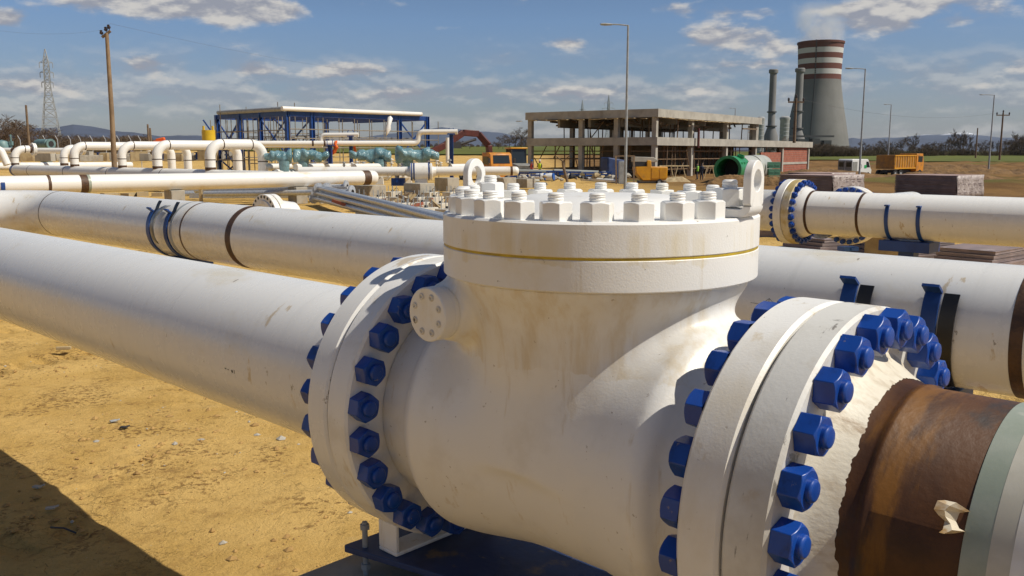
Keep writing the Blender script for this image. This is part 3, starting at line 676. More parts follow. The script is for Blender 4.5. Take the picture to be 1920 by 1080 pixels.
def scrap():
    m = MB(); cols = [(.0, .0), (.012, .28), (.024, .62), (.03, 1.0)]; n = 7; vs = []
    def P(s_, a, l): a += R_(17); return (1.066 + s_ * .85, -math.cos(a) * (BP + l), math.sin(a) * (BP + l))
    for (sd) in (0, .0022):
        for i in range(n):
            t = i / (n - 1); g = .25 - .19 * t; w0 = -.012 - .012 * math.sin(t * 5.5); w1 = .026 + .012 * math.cos(t * 7) - .02 * (t > .85)
            lift = .006 + .030 * abs(math.sin(t * 4.2 + .4)); vs += [P(w0, g + .012 * math.sin(i * 2.1), lift + sd), P((w0 + w1) / 2, g, lift * .55 + .012 + sd), P(w1, g - .02 * math.cos(i * 1.7), .003 + sd)]
    N_ = 3 * n; fs = []
    for i in range(n - 1):
        for j in range(2): a = 3 * i + j; fs += [(a, a + 1, a + 4, a + 3), (N_ + a + 3, N_ + a + 4, N_ + a + 1, N_ + a)]
        fs += [(3 * i, 3 * i + 3, N_ + 3 * i + 3, N_ + 3 * i), (3 * i + 5, 3 * i + 2, N_ + 3 * i + 2, N_ + 3 * i + 5)]
    fs += [(0, N_, N_ + 1, 1), (1, N_ + 1, N_ + 2, 2)]; e = 3 * (n - 1); fs += [(e, e + 1, N_ + e + 1, N_ + e), (e + 1, e + 2, N_ + e + 2, N_ + e + 1)]
    m.add(vs, fs); return m
scrap().build('tape_scrap', M_['paper'], rp, ang=25)

# ------------------------------------------------------------------ parallel pipe behind the valve with open clamps
def ring_band(s0, s1, r, dr=.0025): return MB().lathe([(s0, r), (s0 + .002, r + dr), (s1 - .002, r + dr), (s1, r)], (0, 0, 0), (1, 0, 0), 96)
P2 = vw(0, 0, 0) * 1
P2o = Vector((0, 0, 0)) + AY * 4.587; P2o.z = 1.198
R2 = .305
p2 = thing('pipeline', 'long white pipe with brown weld bands crossing behind the check valve', 'pipe', P2o, PHI)
m = MB()
straight = [(-12.82, 0, 0), (3.5, 0, 0)]; dl = Vector((-1, 0, 0)); rb = 1.1
bend = [Vector((-12.82, 0, 0)) + Vector((-math.sin(t) * rb, -(1 - math.cos(t)) * rb, 0)) for t in np.radians(np.linspace(52, 0, 14))]
t_end = Vector((-math.cos(R_(52)), -math.sin(R_(52)), 0))
m.tube([bend[0] + t_end * 3] + bend + [Vector((x, 0, 0)) for x in np.linspace(-12.0, 3.5, 24)], R2, 96); m.build('pipe', M_['pipe_white'], p2)
for (a, b, mm, nm) in ((-12.835, -12.815, 'weld_line', 'weld_ring'), (-8.83, -8.80, 'weld', 'weld_ring'), (-7.90, -7.80, 'weld', 'weld_band'), (-1.09, -1.035, 'weld', 'weld_band'), (-9.05, -9.0, 'galv_dull', 'weld_ring')):
    ring_band(a, b, R2).build(nm, M_[mm], p2)
def marker():
    m = MB(); def_ = []
    def P(s_, a): return (s_, -math.cos(a) * (R2 + .001), math.sin(a) * (R2 + .001))
    for A, B in (((-2.34, .10), (-2.13, .085)), ((-2.275, .10), (-2.235, .21)), ((-2.235, .21), (-2.19, .09)), ((-2.235, .21), (-2.238, .10))):
        m.tube([P(A[0] + (B[0] - A[0]) * t, A[1] + (B[1] - A[1]) * t) for t in np.linspace(0, 1, 6)], .0010, 6)
    return m
marker().build('marker_drawing', M_['dark_mark'], p2)
def clamp(s0, s1, loc, label, lower=True, left=False):
    """open lower half clamp: two blue strap rings with ears, loose black liner strips, blue post and foot"""
    t = thing('pipe_clamp', label, 'pipe clamp', loc, PHI)
    for s_ in (s0, s1):
        m = MB(); w, th, r0 = .072, .012, R2 + .005; a0, a1 = R_(198), R_(395 if not left else 398); k = 40; vs = []
        angs = np.linspace(a0 - R_(4), a1, k)
        for a in angs:
            for (dx, rr) in ((-w / 2, r0), (w / 2, r0), (w / 2, r0 + th), (-w / 2, r0 + th)): vs.append((s_ + dx, -math.cos(a) * rr, math.sin(a) * rr))
        fs = [(4 * i + j, 4 * i + (j + 1) % 4, 4 * i + 4 + (j + 1) % 4, 4 * i + 4 + j) for i in range(k - 1) for j in range(4)] + [(3, 2, 1, 0), tuple(4 * k - 4 + j for j in range(4))]
        m.add(vs, fs)
        for a in (a1, a0 - R_(4)):                          # ears
            c = Vector((s_, -math.cos(a) * (r0 + .04), math.sin(a) * (r0 + .04))); d = Vector((0, -math.cos(a), math.sin(a)))
            m.bar(c - d * .035, c + d * .03, .078, .014, up=(0, math.sin(a), math.cos(a))); m.nut(c + Vector((0, math.sin(a) * 0, .007)), (0, 0, 1), .026, .012)
        m.build('strap', M_['blue_steel'], t, bevel=.002)
        m = MB(); vs = []; k = 26                             # liner: hugs the pipe, then springs away
        for i, g in enumerate(np.linspace(0, 1, k)):
            a = R_(300) + g * R_(93) if not left else R_(380) + g * R_(38)
            lift = .006 + (.055 * max(0, g - .55) ** 1.2 if not left else .12 * max(0, g - .6))
            off = (.058 + .03 * g) if not left else (.03 + .05 * g)
            for (dx, rr) in ((-.034, 0), (.034, 0), (.034, .006), (-.034, .006)): vs.append((s_ + dx + off, -math.cos(a) * (R2 + lift + rr), math.sin(a) * (R2 + lift + rr)))
        fs = [(4 * i + j, 4 * i + (j + 1) % 4, 4 * i + 4 + (j + 1) % 4, 4 * i + 4 + j) for i in range(k - 1) for j in range(4)] + [(3, 2, 1, 0), tuple(4 * k - 4 + j for j in range(4))]
        m.add(vs, fs); m.build('rubber_liner', M_['rubber'], t, ang=50)
    c = (s0 + s1) / 2; m = MB(); m.box((c, 0, -R2 - .08), (abs(s1 - s0) + .16, .34, .13)); m.box((c, 0, -.66), (.16, .2, .44)); m.box((c, 0, -.885), (.6, .55, .02))
    m.build('post', M_['blue_steel'], t, bevel=.003)
    m = MB(); m.box((c, 0, -1.05), (.8, .75, .32)); m.build('concrete_block', M_['concrete'], t, bevel=.01)
    return t
clamp(-1.82, -1.43, P2o, 'open blue clamp with loose black liners on the pipe just behind the bolted flange')
clamp(-9.53, -9.12, P2o, 'open blue clamp with a hanging liner on the long pipe at left', left=True)
m = MB(); vs = []                                           # foil strip hanging from the left clamp
for g in np.linspace(0, 1, 12):
    a = R_(52) - g * R_(72); r_ = R2 + .03 + .07 * math.sin(g * 2.5)
    vs += [(-9.32 + .05 * g, -math.cos(a) * r_, math.sin(a) * r_), (-9.17 - .02 * g, -math.cos(a) * (r_ + .006), math.sin(a) * (r_ + .006))]
m.add(vs, [(2 * i, 2 * i + 1, 2 * i + 3, 2 * i + 2) for i in range(11)])
o = m.build('foil_strip', M_['rubber_grey'], None, loc=P2o, rz=PHI, ang=60); so = o.modifiers.new('t', 'SOLIDIFY'); so.thickness = .004
tag(o, 'shiny grey foil strip dangling over the long white pipe between the blue clamp straps', 'foil strip')

def flange_pair(s_, off, r, t_, ga, root, mat_a, mat_b, bolts=24, bc=.4226, axis=(1, 0, 0), origin=(0, 0, 0), dirn=1, bolt_set=None, rim=.47):
    """two bolted flanges centred at s_ along axis"""
    A = Vector(axis); o = Vector(origin)
    m = MB(); m.lathe(flange_prof(s_ - ga, s_ - ga - t_, rim, r * .9), o, A, 96); m.build('flange', mat_a, root, ang=20)
    m = MB(); m.lathe(flange_prof(s_ + ga, s_ + ga + t_, rim, r * .9), o, A, 96); m.build('flange', mat_b, root, ang=20)
    m = MB(); m.lathe([(s_ - ga, rim - .04), (s_ + ga, rim - .04)], o, A, 64); m.build('gasket', M_['yellow_gasket'], root)
    u = Vector((0, 0, 1)); w = A.cross(u)
    proto = None
    for k in range(bolts):
        if bolt_set is not None and k not in bolt_set: continue
        a = 2 * math.pi * (k + .5) / bolts; p = o + (u * math.sin(a) + w * math.cos(a)) * bc
        m = MB()
        for sg in (-1, 1):
            q = p + A * (s_ + sg * (ga + t_)); m.nut(q, A * sg, .077, .05, k * .7)
        hl = ga + t_ + .066; m.lathe([(-hl - .002, 0), (-hl - .002, .02), (-hl, .025), (hl, .025), (hl + .002, .02), (hl + .002, 0)], p + A * s_, A, 12)
        m.build('flange_bolt', M_['blue'], root, ang=28)
# far right pipe, same line direction, with thick flange pair at its left end
P3o = AY * 12.37; P3o.z = 1.165
p3 = thing('pipeline', 'white pipe with blue bolted flange pair crossing behind at right of the bonnet', 'pipe', P3o, PHI)
m = MB(); m.lathe([(-5.986, .385), (-5.90, .355), (-5.84, .322), (-5.81, R2), (8, R2)], (0, 0, 0), (1, 0, 0), 96); m.build('pipe', M_['pipe_white'], p3)
M_['flange_mud'] = mat('mud stained flange', (.50, .38, .16), .6, col2=(.68, .62, .48), sc=4)
flange_pair(-6.1, 0, R2, .115, .004, p3, M_['valve_white'], M_['flange_mud'])
ring_band(-5.83, -5.79, .312, .004).build('weld_ring', M_['weld'], p3); ring_band(-5.085, -5.045, R2).build('weld_ring', M_['weld'], p3)
m = MB(); m.lathe([(-6.218, .38), (-6.4, R2), (-6.75, R2)], (0, 0, 0), (1, 0, 0), 64); m.build('pipe_stub', M_['pipe_white'], p3)
t = thing('pipe_clamp', 'blue double strap support under the flanged white pipe behind the bonnet at right', 'pipe clamp', P3o, PHI)
for s_ in (-4.66, -4.25):
    m = MB(); w, th, r0, k = .05, .012, R2 + .003, 40; vs = []
    for a in np.linspace(R_(185), R_(388), k):
        for (dx, rr) in ((-w / 2, r0), (w / 2, r0), (w / 2, r0 + th), (-w / 2, r0 + th)): vs.append((s_ + dx, -math.cos(a) * rr, math.sin(a) * rr))
    fs = [(4 * i + j, 4 * i + (j + 1) % 4, 4 * i + 4 + (j + 1) % 4, 4 * i + 4 + j) for i in range(k - 1) for j in range(4)] + [(3, 2, 1, 0), tuple(4 * k - 4 + j for j in range(4))]
    m.add(vs, fs); a = R_(388); c = Vector((s_, -math.cos(a) * (r0 + .03), math.sin(a) * (r0 + .03))); m.box(c, (.055, .06, .02)); m.build('strap', M_['blue_steel'], t, bevel=.003)
m = MB(); m.box((-4.45, 0, -R2 - .08), (.66, .4, .14)); m.box((-4.45, 0, -.75), (.2, .2, .75)); m.build('post', M_['blue_steel'], t, bevel=.004)
# flange pairs on lines running the other way
def cross_line(cpx, cpy, D, label, L0, L1, bset=None, holes=False):
    c = at(cpx, cpy, D); t = thing('pipeline', label, 'pipe', c, PHI + math.pi / 2)
    m = MB(); m.lathe([(.18, .36), (.5, R2), (L1, R2)], (0, 0, 0), (1, 0, 0), 64); m.build('pipe', M_['pipe_white'], t)
    if L0: m = MB(); m.lathe([(-.18, .36), (-.42, R2), (-L0, R2)], (0, 0, 0), (1, 0, 0), 64); m.build('pipe_stub', M_['pipe_white'], t)
    else: m = MB(); m.lathe([(-.124, .19), (-.124, .36), (-.14, .355), (-.145, .30), (-.145, .285), (0, .285)], (0, 0, 0), (1, 0, 0), 64); m.build('bore_ring', M_['valve_white'], t, ang=40)
    flange_pair(0, 0, R2, .11, .008, t, M_['valve_white'], M_['valve_white'], bolt_set=bset)
    if holes:
        for k in range(24):
            a = 2 * math.pi * (k + .5) / 24; m = MB(); m.lathe([(0, .027), (.003, .027), (.003, 0)], (-.1185, math.cos(a) * -.4226, math.sin(a) * .4226), (-1, 0, 0), 14); m.build('bolt_hole', M_['black'], t)
    return t
cross_line(505, 411, 16.8, 'white flange pair with one blue bolt and empty holes behind the long pipe', 0, .52, bset=(16,), holes=True)
cross_line(1596, 404, 14.6, 'white blue-bolted flange pair half hidden behind the right hand pipe', 1.1, 2.6)

# ------------------------------------------------------------------ capped pipe in the middle distance
def wpipe(name, label, pts, r, bend=0, n=32, mat_=None, cat='pipe', cap=None, group=None):
    """pipeline through world points; origin at the first point"""
    o = Vector(pts[0]); t = thing(name, label, cat, o, group=group); P = [Vector(p) - o for p in pts]
    path = arc_path(P, bend) if bend else P
    m = MB(); m.tube(path, r, n)
    if cap:
        d = (P[-1] - P[-2]).normalized(); m.lathe([(0, r), (r * .35, r * .95), (r * .6, r * .8), (r * .78, r * .5), (r * .84, 0)], P[-1], d, n)
    m.build('pipe', mat_ or M_['pipe_far'], t, ang=40); return t, P
def wring(t, p, d, r, w, mm, dr=.004, name='weld_ring'):
    d = Vector(d).normalized(); m = MB(); m.lathe([(-w / 2, r), (-w / 2 + .001, r + dr), (w / 2 - .001, r + dr), (w / 2, r)], p, d, 32); m.build(name, M_[mm], t)
A0, A1 = at(-260, 351, 26.6), at(697, 333, 38.3); A0.z = A1.z = .97
cp, _ = wpipe('pipeline', 'long white capped pipe with brown weld bands lying across the left middle ground', [A0, A1], .305, cap=True, n=64)
dA = (A1 - A0).normalized()
def apx(px):                                               # distance along the capped pipe at a picture column
    k = (px - 960) / FPX; t_ = (k * A0.y - A0.x) / (dA.x - k * dA.y); return dA * t_
wring(cp, apx(95), dA, .305, .10, 'weld'); wring(cp, apx(160), dA, .305, .24, 'weld', name='weld_band'); wring(cp, apx(169), dA, .305, .10, 'band_green', .003, 'shrink_sleeve'); wring(cp, apx(686), dA, .305, .34, 'weld', name='weld_band')
m = MB(); q = apx(7)
for dx in (0,):
    k = 30; vs = []; sd = Vector((0, 0, 1)).cross(dA); w = .12
    for a in np.linspace(R_(190), R_(380), k):
        for (dx, rr) in ((-w / 2, .309), (w / 2, .309), (w / 2, .33), (-w / 2, .33)): vs.append(dA * dx - sd * (math.cos(a) * rr) * -1 * -1 + Vector((0, 0, math.sin(a) * rr)))
    m.add(vs, [(4 * i + j, 4 * i + (j + 1) % 4, 4 * i + 4 + (j + 1) % 4, 4 * i + 4 + j) for i in range(k - 1) for j in range(4)] + [(3, 2, 1, 0), tuple(4 * k - 4 + j for j in range(4))])
m.box(-Vector((0, 0, .62)), (.2, .2, .6))
o = m.build('pipe_clamp', M_['blue_steel'], None, loc=A0 + q); tag(o, 'blue strap clamp on the capped pipe at the left edge of the picture', 'pipe clamp')
def pedestal(px, py, D, sx, sy, h, label, rz=PHI, mm='concrete', g=None):
    c = at(px, py, D); m = MB(); m.box((0, 0, h / 2), (sx, sy, h)); o = m.build('concrete_pedestal', M_[mm], None, loc=(c.x, c.y, c.z), rz=rz, bevel=.02)
    return tag(o, label, 'concrete block', g)
pedestal(690, 374, 39.2, 1.4, .9, .62, 'squat concrete pedestal under the end cap of the long capped pipe')

for i, px in enumerate((40, 330, 560)):                     # low supports that carry the capped pipe
    q = A0 + apx(px); m = MB(); m.box((0, 0, (q.z - .30) / 2), (.5, .7, q.z - .30)); tag(m.build('pipe_support', M_['concrete'], None, loc=(q.x, q.y, 0), rz=math.atan2(dA.y, dA.x), bevel=.02), ['concrete support under the left end of the capped pipe', 'concrete support under the middle of the capped pipe', 'concrete support under the capped pipe right of the stacked steel'][i], 'concrete block')
for i, (px, py, D, ln, rr) in enumerate(((505, 411, 16.8, .30, R2), (1596, 404, 14.6, 1.5, R2))):
    q = at(px, py, D) + Vector((math.cos(PHI + math.pi / 2), math.sin(PHI + math.pi / 2), 0)) * ln; hh = q.z - rr; m = MB(); m.box((0, 0, hh / 2 - .01), (.34, .6, hh)); tag(m.build('timber_block', M_['timber'], None, loc=(q.x, q.y, 0), rz=PHI + math.pi / 2, bevel=.01), ['timber block carrying the flange pair with one blue bolt', 'timber block carrying the half hidden flange pair at right'][i], 'timber block')

# ------------------------------------------------------------------ header with goose necks
HA, HB = Vector((-14.6, 44.0, .82)), Vector((-33.6, 61.8, .82))
hd = (HA - HB).normalized(); H2 = Vector((-hd.y, hd.x, 0)) if hd.x > 0 else Vector((hd.y, -hd.x, 0))
HB2 = HB - hd * .8
hdr = thing('pipe_header', 'grey-white horizontal header pipe the curved risers stand on', 'pipe', HB2)
m = MB(); m.tube([(0, 0, 0), HA + hd * 6 - HB2], .38, 48); m.build('pipe', M_['pipe_far'], hdr)
m = MB(); m.lathe([(-.45, 0), (-.42, .2), (-.3, .34), (-.12, .388), (.25, .388)], (0, 0, 0), hd, 40); m.build('end_cap', M_['blue_steel'], hdr)
for k_ in (3.1, 9.2, 15.5, 22.0): wring(hdr, hd * k_, hd, .38, .07, 'weld_line')
HDZ = 1.16
def riser(t_along, top, out, label, drop=None, flange=False, g='goose neck risers on the header pipe', base=HA, rr=.254, z0=1.05):
    b = base + hd * t_along; b.z = z0; up_ = Vector((b.x, b.y, top)); e = up_ + H2 * out
    pts = [b, up_, e]
    if drop: pts.append(Vector((e.x, e.y, drop)))
    t, P = wpipe('riser_pipe', label, pts, rr, bend=.62, n=32, group=g)
    wring(t, Vector((0, 0, .18)), (0, 0, 1), rr, .16, 'weld', name='weld_band'); wring(t, Vector((0, 0, .62)), (0, 0, 1), rr, .05, 'weld_line')
    wring(t, P[1] + H2 * .66, H2, rr, .06, 'weld_line')
    if flange:
        m = MB(); m.lathe(flange_prof(0, .1, .44, .1, .01), P[2], H2, 40); m.build('end_flange', M_['valve_white'], t); wring(t, P[2] - H2 * .1, H2, rr, .16, 'weld', name='weld_band')
        m = MB(); m.lathe([(.1, 0), (.13, .0), (.13, .42), (.22, .42), (.22, 0)], P[2], H2, 40); m.build('blind_flange', M_['valve_white'], t)
    if drop:
        wring(t, P[2] - H2 * .66, H2, rr, .06, 'weld_line'); wring(t, Vector((P[2].x, P[2].y, P[2].z - .85)), (0, 0, 1), rr, .05, 'weld_line')
    return t
riser(-.1, 2.42, 2.9, 'nearest goose neck riser bending right and straight back down, rightmost on the header', drop=.9)
riser(-4.0 * 1.42, 2.42, 4.7, 'second goose neck riser from the right with a long level arm', drop=.9)
riser(-7.0 * 1.42, 2.42, 3.9, 'thin goose neck riser in the middle of the header with a short arm', drop=.9, rr=.23)
riser(-11.7 * 1.42, 2.42, 6.2, 'goose neck riser near the leaning wooden pole with the longest level arm', drop=.9)
riser(-19.4 * 1.385, 2.25, 1.15, 'leftmost riser elbow ending in a rust-ringed blind flange', flange=True)
b2 = Vector((-31.0, 61.6, .9)); b2 = at(120, 300, 61.6); b2.z = .85
t2, _ = wpipe('pipe_header', 'second white header pipe lying behind the first one at left', [b2 - hd * 9, b2 + hd * 26], .28, n=32)
riser(0, 2.3, 1.15, 'flange-ended riser elbow just left of the tall long-armed riser', flange=True, base=b2)
q0, q1 = at(-60, 283, 66), at(500, 283, 82); q0.z = q1.z = 2.2
t3, P_ = wpipe('pipeline', 'slim white pipe at head height behind the left risers', [at(-60, 282, 68), at(150, 282.5, 66)], .2)
wring(t3, (P_[1] - P_[0]) * .42, P_[1] - P_[0], .2, .3, 'weld', name='weld_band')
wpipe('pipeline', 'slanting white pipe entering at the left edge of the picture', [at(-40, 262, 60), at(2, 283, 60), at(14, 309, 60)], .24, bend=.3)
wpipe('pipeline', 'low white pipe lying on the ground behind the left risers', [at(-30, 312, 62), at(245, 309.5, 75)], .26)

# ------------------------------------------------------------------ valve line, upper pipe, blue posts
va, vb = at(560, 321.5, 41), at(966, 320.5, 42)
vl, P_ = wpipe('pipeline', 'white pipe line with a ball valve body and a capped right end', [va, vb], .205, n=48, cap=True)
dv = (vb - va).normalized(); wring(vl, P_[1] - dv * .18, dv, .205, .11, 'weld', name='weld_band')
bv = thing('ball_valve', 'white cylindrical ball valve with dark flange rings in the middle distance line', 'valve', at(790, 322, 41.5)); bvd = dv; bv.scale = (.68, .68, .68)
m = MB(); m.lathe([(-1.0, .30), (-.75, .36), (-.72, .58), (-.58, .58), (-.56, .50), (-.45, .50), (-.44, .60), (.44, .60), (.46, .52), (.58, .52), (.6, .58), (.72, .58), (.75, .36), (1.0, .30)], (0, 0, 0), bvd, 48); m.box((0, 0, -.65), (.8, .7, .3)); m.build('valve_body', M_['pipe_far'], bv, ang=40)
for x in (-.65, -.48, .5): wring(bv, bvd * x, bvd, .575, .07, 'blue_steel', .02, 'flange_ring')
pedestal(786, 371, 40.5, 1.15, .85, .66, 'pale concrete pedestal carrying the white ball valve')
pedestal(838, 358, 46.5, 1.0, .8, .68, 'concrete pedestal between the ball valve and the left lifting lug')
pedestal(936, 366, 43, 1.3, 1.0, .84, 'concrete pedestal just behind the left lifting lug')
pedestal(985, 352, 50, .9, .7, .5, 'small concrete pedestal right of the left lifting lug')
m = MB(); m.box((0, 0, 0), (.62, .35, .35)); m.nut((0, -.18, 0), (0, -1, 0), .2, .06)
tag(m.build('support_bracket', M_['blue_steel'], None, loc=at(747, 341, 41.6)), 'dark blue support bracket under the white line left of the ball valve', 'bracket')
up0, up1 = at(470, 269, 58), at(775, 268.5, 61)
t4, P_ = wpipe('pipeline', 'high white pipe stepping up through an elbow on blue posts', [up0, at(783, 268.5, 61), at(786, 247.5, 61), at(858, 247, 61)], .17, bend=.3, n=24)
wring(t4, (P_[1] - P_[0]) * .36, P_[1] - P_[0], .17, .12, 'weld'); wring(t4, (P_[1] - P_[0]) * .43, P_[1] - P_[0], .17, .12, 'weld')
wpipe('pipeline', 'short elbowed white branch pipe above the long high pipe', [at(602, 268, 60), at(602, 253, 60), at(672, 252.5, 60)], .14, bend=.3, n=20)
wpipe('pipeline', 'thin white pipe just below the long high pipe', [at(420, 275, 63), at(605, 274, 63)], .09, n=16)
wpipe('pipeline', 'upright white pipe beside the right hand blue post', [at(839, 305, 63), at(839, 258, 63)], .12, n=16)
def blue_post(px, ptop, pbot, D, label, w=.26):
    b = at(px, pbot, D); tp = at(px, ptop, D); t = thing('support_post', label, 'post', b, group='blue pipe support posts'); H = tp.z - b.z
    m = MB(); m.box((0, 0, H / 2), (w, .04, H)); m.box((-w / 2 + .02, 0, H / 2), (.03, w, H)); m.box((w / 2 - .02, 0, H / 2), (.03, w, H)); m.build('column', M_['blue_steel'], t)
    m = MB(); m.box((0, 0, H + .02), (w * 2, w * 1.4, .06)); m.box((0, 0, .02), (w * 1.8, w * 1.8, .05)); m.build('end_plate', M_['blue_steel'], t)
    for dx in (-.18, .18):
        m = MB(); m.tube([(dx, 0, H), (dx, 0, H + .36), (dx * .6, 0, H + .42)], .025, 8); m.build('u_bolt', M_['blue_steel'], t)
blue_post(620, 273, 318, 58.6, 'blue support post under the high white pipe left of the wrapped actuators')
blue_post(659, 256, 312, 60, 'slim blue support post under the short branch pipe', .22)
blue_post(847, 252, 335, 61, 'tall blue support post at the right end of the high pipe')

# wrapped actuators
def actuator(px0, px1, ptop, pbot, D, seed, label):
    r0 = random.Random(seed); c = at((px0 + px1) / 2, (ptop + pbot) / 2, D); L = (px1 - px0) / FPX * D; H = (pbot - ptop) / FPX * D
    t = thing('wrapped_actuator', label, 'valve actuator', c, group='plastic wrapped valve actuators')
    n = 5; prof = []
    big = [1, .95, .82, .9, .62] if seed % 2 else [.55, .8, .9, .95, 1]
    for i in range(n):
        a0 = -L / 2 + L * i / n; a1 = a0 + L / n; rr = H / 2 * big[i]
        prof += [(a0 + .02, rr * .9), (a0 + L / n * .25, rr), (a0 + L / n * .7, rr * .98), (a1 - .02, rr * .9)]
    prof = [(-L / 2 - .02, 0), (-L / 2 - .01, H * .25)] + prof + [(L / 2 + .02, H * .2), (L / 2 + .05, 0)]
    m = MB(); m.lathe(prof, (0, 0, 0), (1, .25, 0), 28)
    vs = []
    for v in m.v:
        v = Vector(v); k = 1 + .16 * math.sin(v.x * 5 + v.z * 7 + seed) + .1 * math.sin(v.y * 11 + v.x * 9); vs.append((v.x, v.y * k, v.z * k + .04 * math.sin(v.x * 8 + seed)))
    m.v = vs; m.build('plastic_wrap', M_['wrap'], t, ang=80)
    m = MB(); sg = -1 if seed % 2 else 1
    m.lathe([(0, .28), (.3, .26), (.75, .2), (.95, .16)], (sg * L * .22, 0, -H * .3), (0, 0, -1), 20); m.build('bonnet_wrap', M_['wrap'], t, ang=80)
    m = MB(); b_ = Vector((sg * L * .22, 0, -H * .5 - .62)); m.lathe([(-.7, .2), (-.5, .2), (-.48, .34), (-.36, .34), (-.34, .27), (.34, .27), (.36, .34), (.48, .34), (.5, .2), (.7, .2)], b_, (.7, .7, 0), 28); m.box(b_ - Vector((0, 0, .35)), (.4, .4, .35)); m.build('valve_body', M_['pipe_far'], t, ang=40)
actuator(497, 546, 281, 306, 46, 2, 'leftmost plastic-wrapped actuator, beside the right leg of the nearest goose neck')
actuator(551, 615, 280, 304, 46.5, 1, 'teal plastic-wrapped actuator just left of the blue post')
actuator(656, 732, 278, 304, 47, 4, 'lumpy plastic-wrapped actuator above the end of the capped pipe')
actuator(742, 822, 277, 305, 46, 3, 'largest plastic-wrapped actuator, directly above the white ball valve')
for i, (px, D) in enumerate(((690, 45), (520, 46), (580, 46), (640, 47), (870, 50))):
    wpipe('pipeline', ['low white pipe stub under the third wrapped actuator', 'low white pipe stub under the leftmost wrapped actuator', 'low white pipe stub left of the first blue post', 'low white pipe stub between the two blue posts', 'low white pipe stub near the orange truck'][i], [at(px - 26, 313, D), at(px + 24, 312, D + 2)], .16, n=20)
def hung(px, py, D, label):
    m = MB(); k_ = .62 if px < 650 else .42
    m.lathe([(q * k_, w_ * k_ * 1.1) for q, w_ in ((0, 0), (-.15, .16), (-.4, .12), (-.7, .25), (-.95, .16), (-1.25, .28), (-1.5, .12), (-1.55, 0))], (0, 0, 0), (.3, 0, 1), 10); m.v = [(x + .07 * math.sin(z * 9), y + .04 * math.cos(z * 7 + x * 20), z) for x, y, z in m.v]
    tag(m.build('safety_netting', M_['orange_cloth'], None, loc=at(px, py, D), ang=70), label, 'netting', 'orange nets on the blue posts')
hung(632, 263, 59, 'orange netting bundle hanging beside the first blue post'); hung(668, 270, 60, 'orange netting bundle right of the slim blue post')
# small valves and fittings round the line
for i in range(16):
    px = 646 + i * 13 + random.uniform(-4, 4); D = 46 + random.uniform(0, 3); b = at(px, 314, D); m = MB(); h = random.uniform(.25, .5)
    m.tube([(0, 0, 0), (0, 0, h)], .05, 8); m.lathe([(h * .4, .12), (h * .5, .13), (h * .5, .05), (h * .8, .05), (h * .8, .12), (h * .9, .12), (h * .9, 0)], (0, 0, 0), (0, 0, 1), 12)
    tag(m.build('drain_fitting', M_['pipe_far'] if i % 3 else M_['galv_dull'], None, loc=b), 'small upright drain fitting on the white line by the wrapped actuators', 'fitting', 'small upright drain fittings')

# ------------------------------------------------------------------ blue pipe rack
SB = Vector((-19.7, 80, 0)); SB.z = tz(SB.x, SB.y) - .1
sa = R_(47)
rack = thing('pipe_rack', 'blue steel pipe rack of columns and beams wrapped in scaffolding', 'steel structure', SB, sa)
sx = Vector((math.cos(sa), math.sin(sa), 0)); sy = Vector((-math.sin(sa), math.cos(sa), 0))
def fpar(C, d, px):
    k = (px - 960) / FPX; return (k * C.y - C.x) / (d.x - k * d.y)
ZT = at(545, 208.5, 80).z - SB.z
xs = [0] + [fpar(SB, sx, p) for p in (591, 640, 700, 752, 803)]; ys = [0] + [fpar(SB, sy, p) for p in (495, 458, 416)]
LX, LY = xs[-1], ys[-1]
for (x, y) in [(x, 0) for x in xs if x not in xs[2:4]] + [(0, y) for y in ys[1:]] + [(x, LY) for x in (xs[1], xs[4])]:
    m = MB(); m.box((x, y, ZT / 2), (.36, .05, ZT)); m.box((x - .17, y, ZT / 2), (.04, .36, ZT)); m.box((x + .17, y, ZT / 2), (.04, .36, ZT)); m.build('column', M_['blue_steel'], rack)
for (a, b) in (((0, 0), (LX, 0)), ((0, 0), (0, LY)), ((0, LY), (LX * .8, LY)), ((LX, 0), (LX, LY))):
    m = MB(); m.bar((*a, ZT - .2), (*b, ZT - .2), .22, .42); m.build('beam', M_['blue_steel'], rack)
for i in range(7):
    m = MB(); m.bar((LX * (i + 1) / 8, 0, ZT - .22), (LX * (i + 1) / 8, LY, ZT - .22), .14, .26); m.build('beam', M_['blue_steel'], rack)
def xbr(a, b, z0=.3, z1=None):
    z1 = z1 or ZT - .5; m = MB(); m.bar((*a, z0), (*b, z1), .11); m.bar((*a, z1), (*b, z0), .11); m.build('cross_brace', M_['blue_steel'], rack)
xbr((0, ys[0]), (0, ys[1]), 2.2); xbr((0, ys[2]), (0, ys[3]), 2.2); xbr((0, ys[0]), (0, ys[1]), .2, 2.1); xbr((0, ys[2]), (0, ys[3]), .2, 2.1); xbr((xs[1], LY), (xs[1] - 4, LY)); xbr((xs[4], 0), (xs[5], 0), 2.2); xbr((xs[1], 0), (xs[1], LY * .5), 2)
m = MB(); m.tube([(-.7, -.3, ZT + .2), (LX * .94, -.3, ZT + .2)], .2, 20); m.build('top_pipe', M_['pipe_far'], rack)
m = MB(); m.tube([(-.5, -.2, ZT + .18), (-.5, LY * .9, ZT + .18)], .2, 20); m.build('top_pipe', M_['galv_dull'], rack)
for i, y in enumerate((LY * .35, LY * .7)):
    m = MB(); m.tube([(0, y, ZT + .18), (LX, y, ZT + .18)], .15, 16); m.build('top_pipe', M_['pipe_far'], rack)
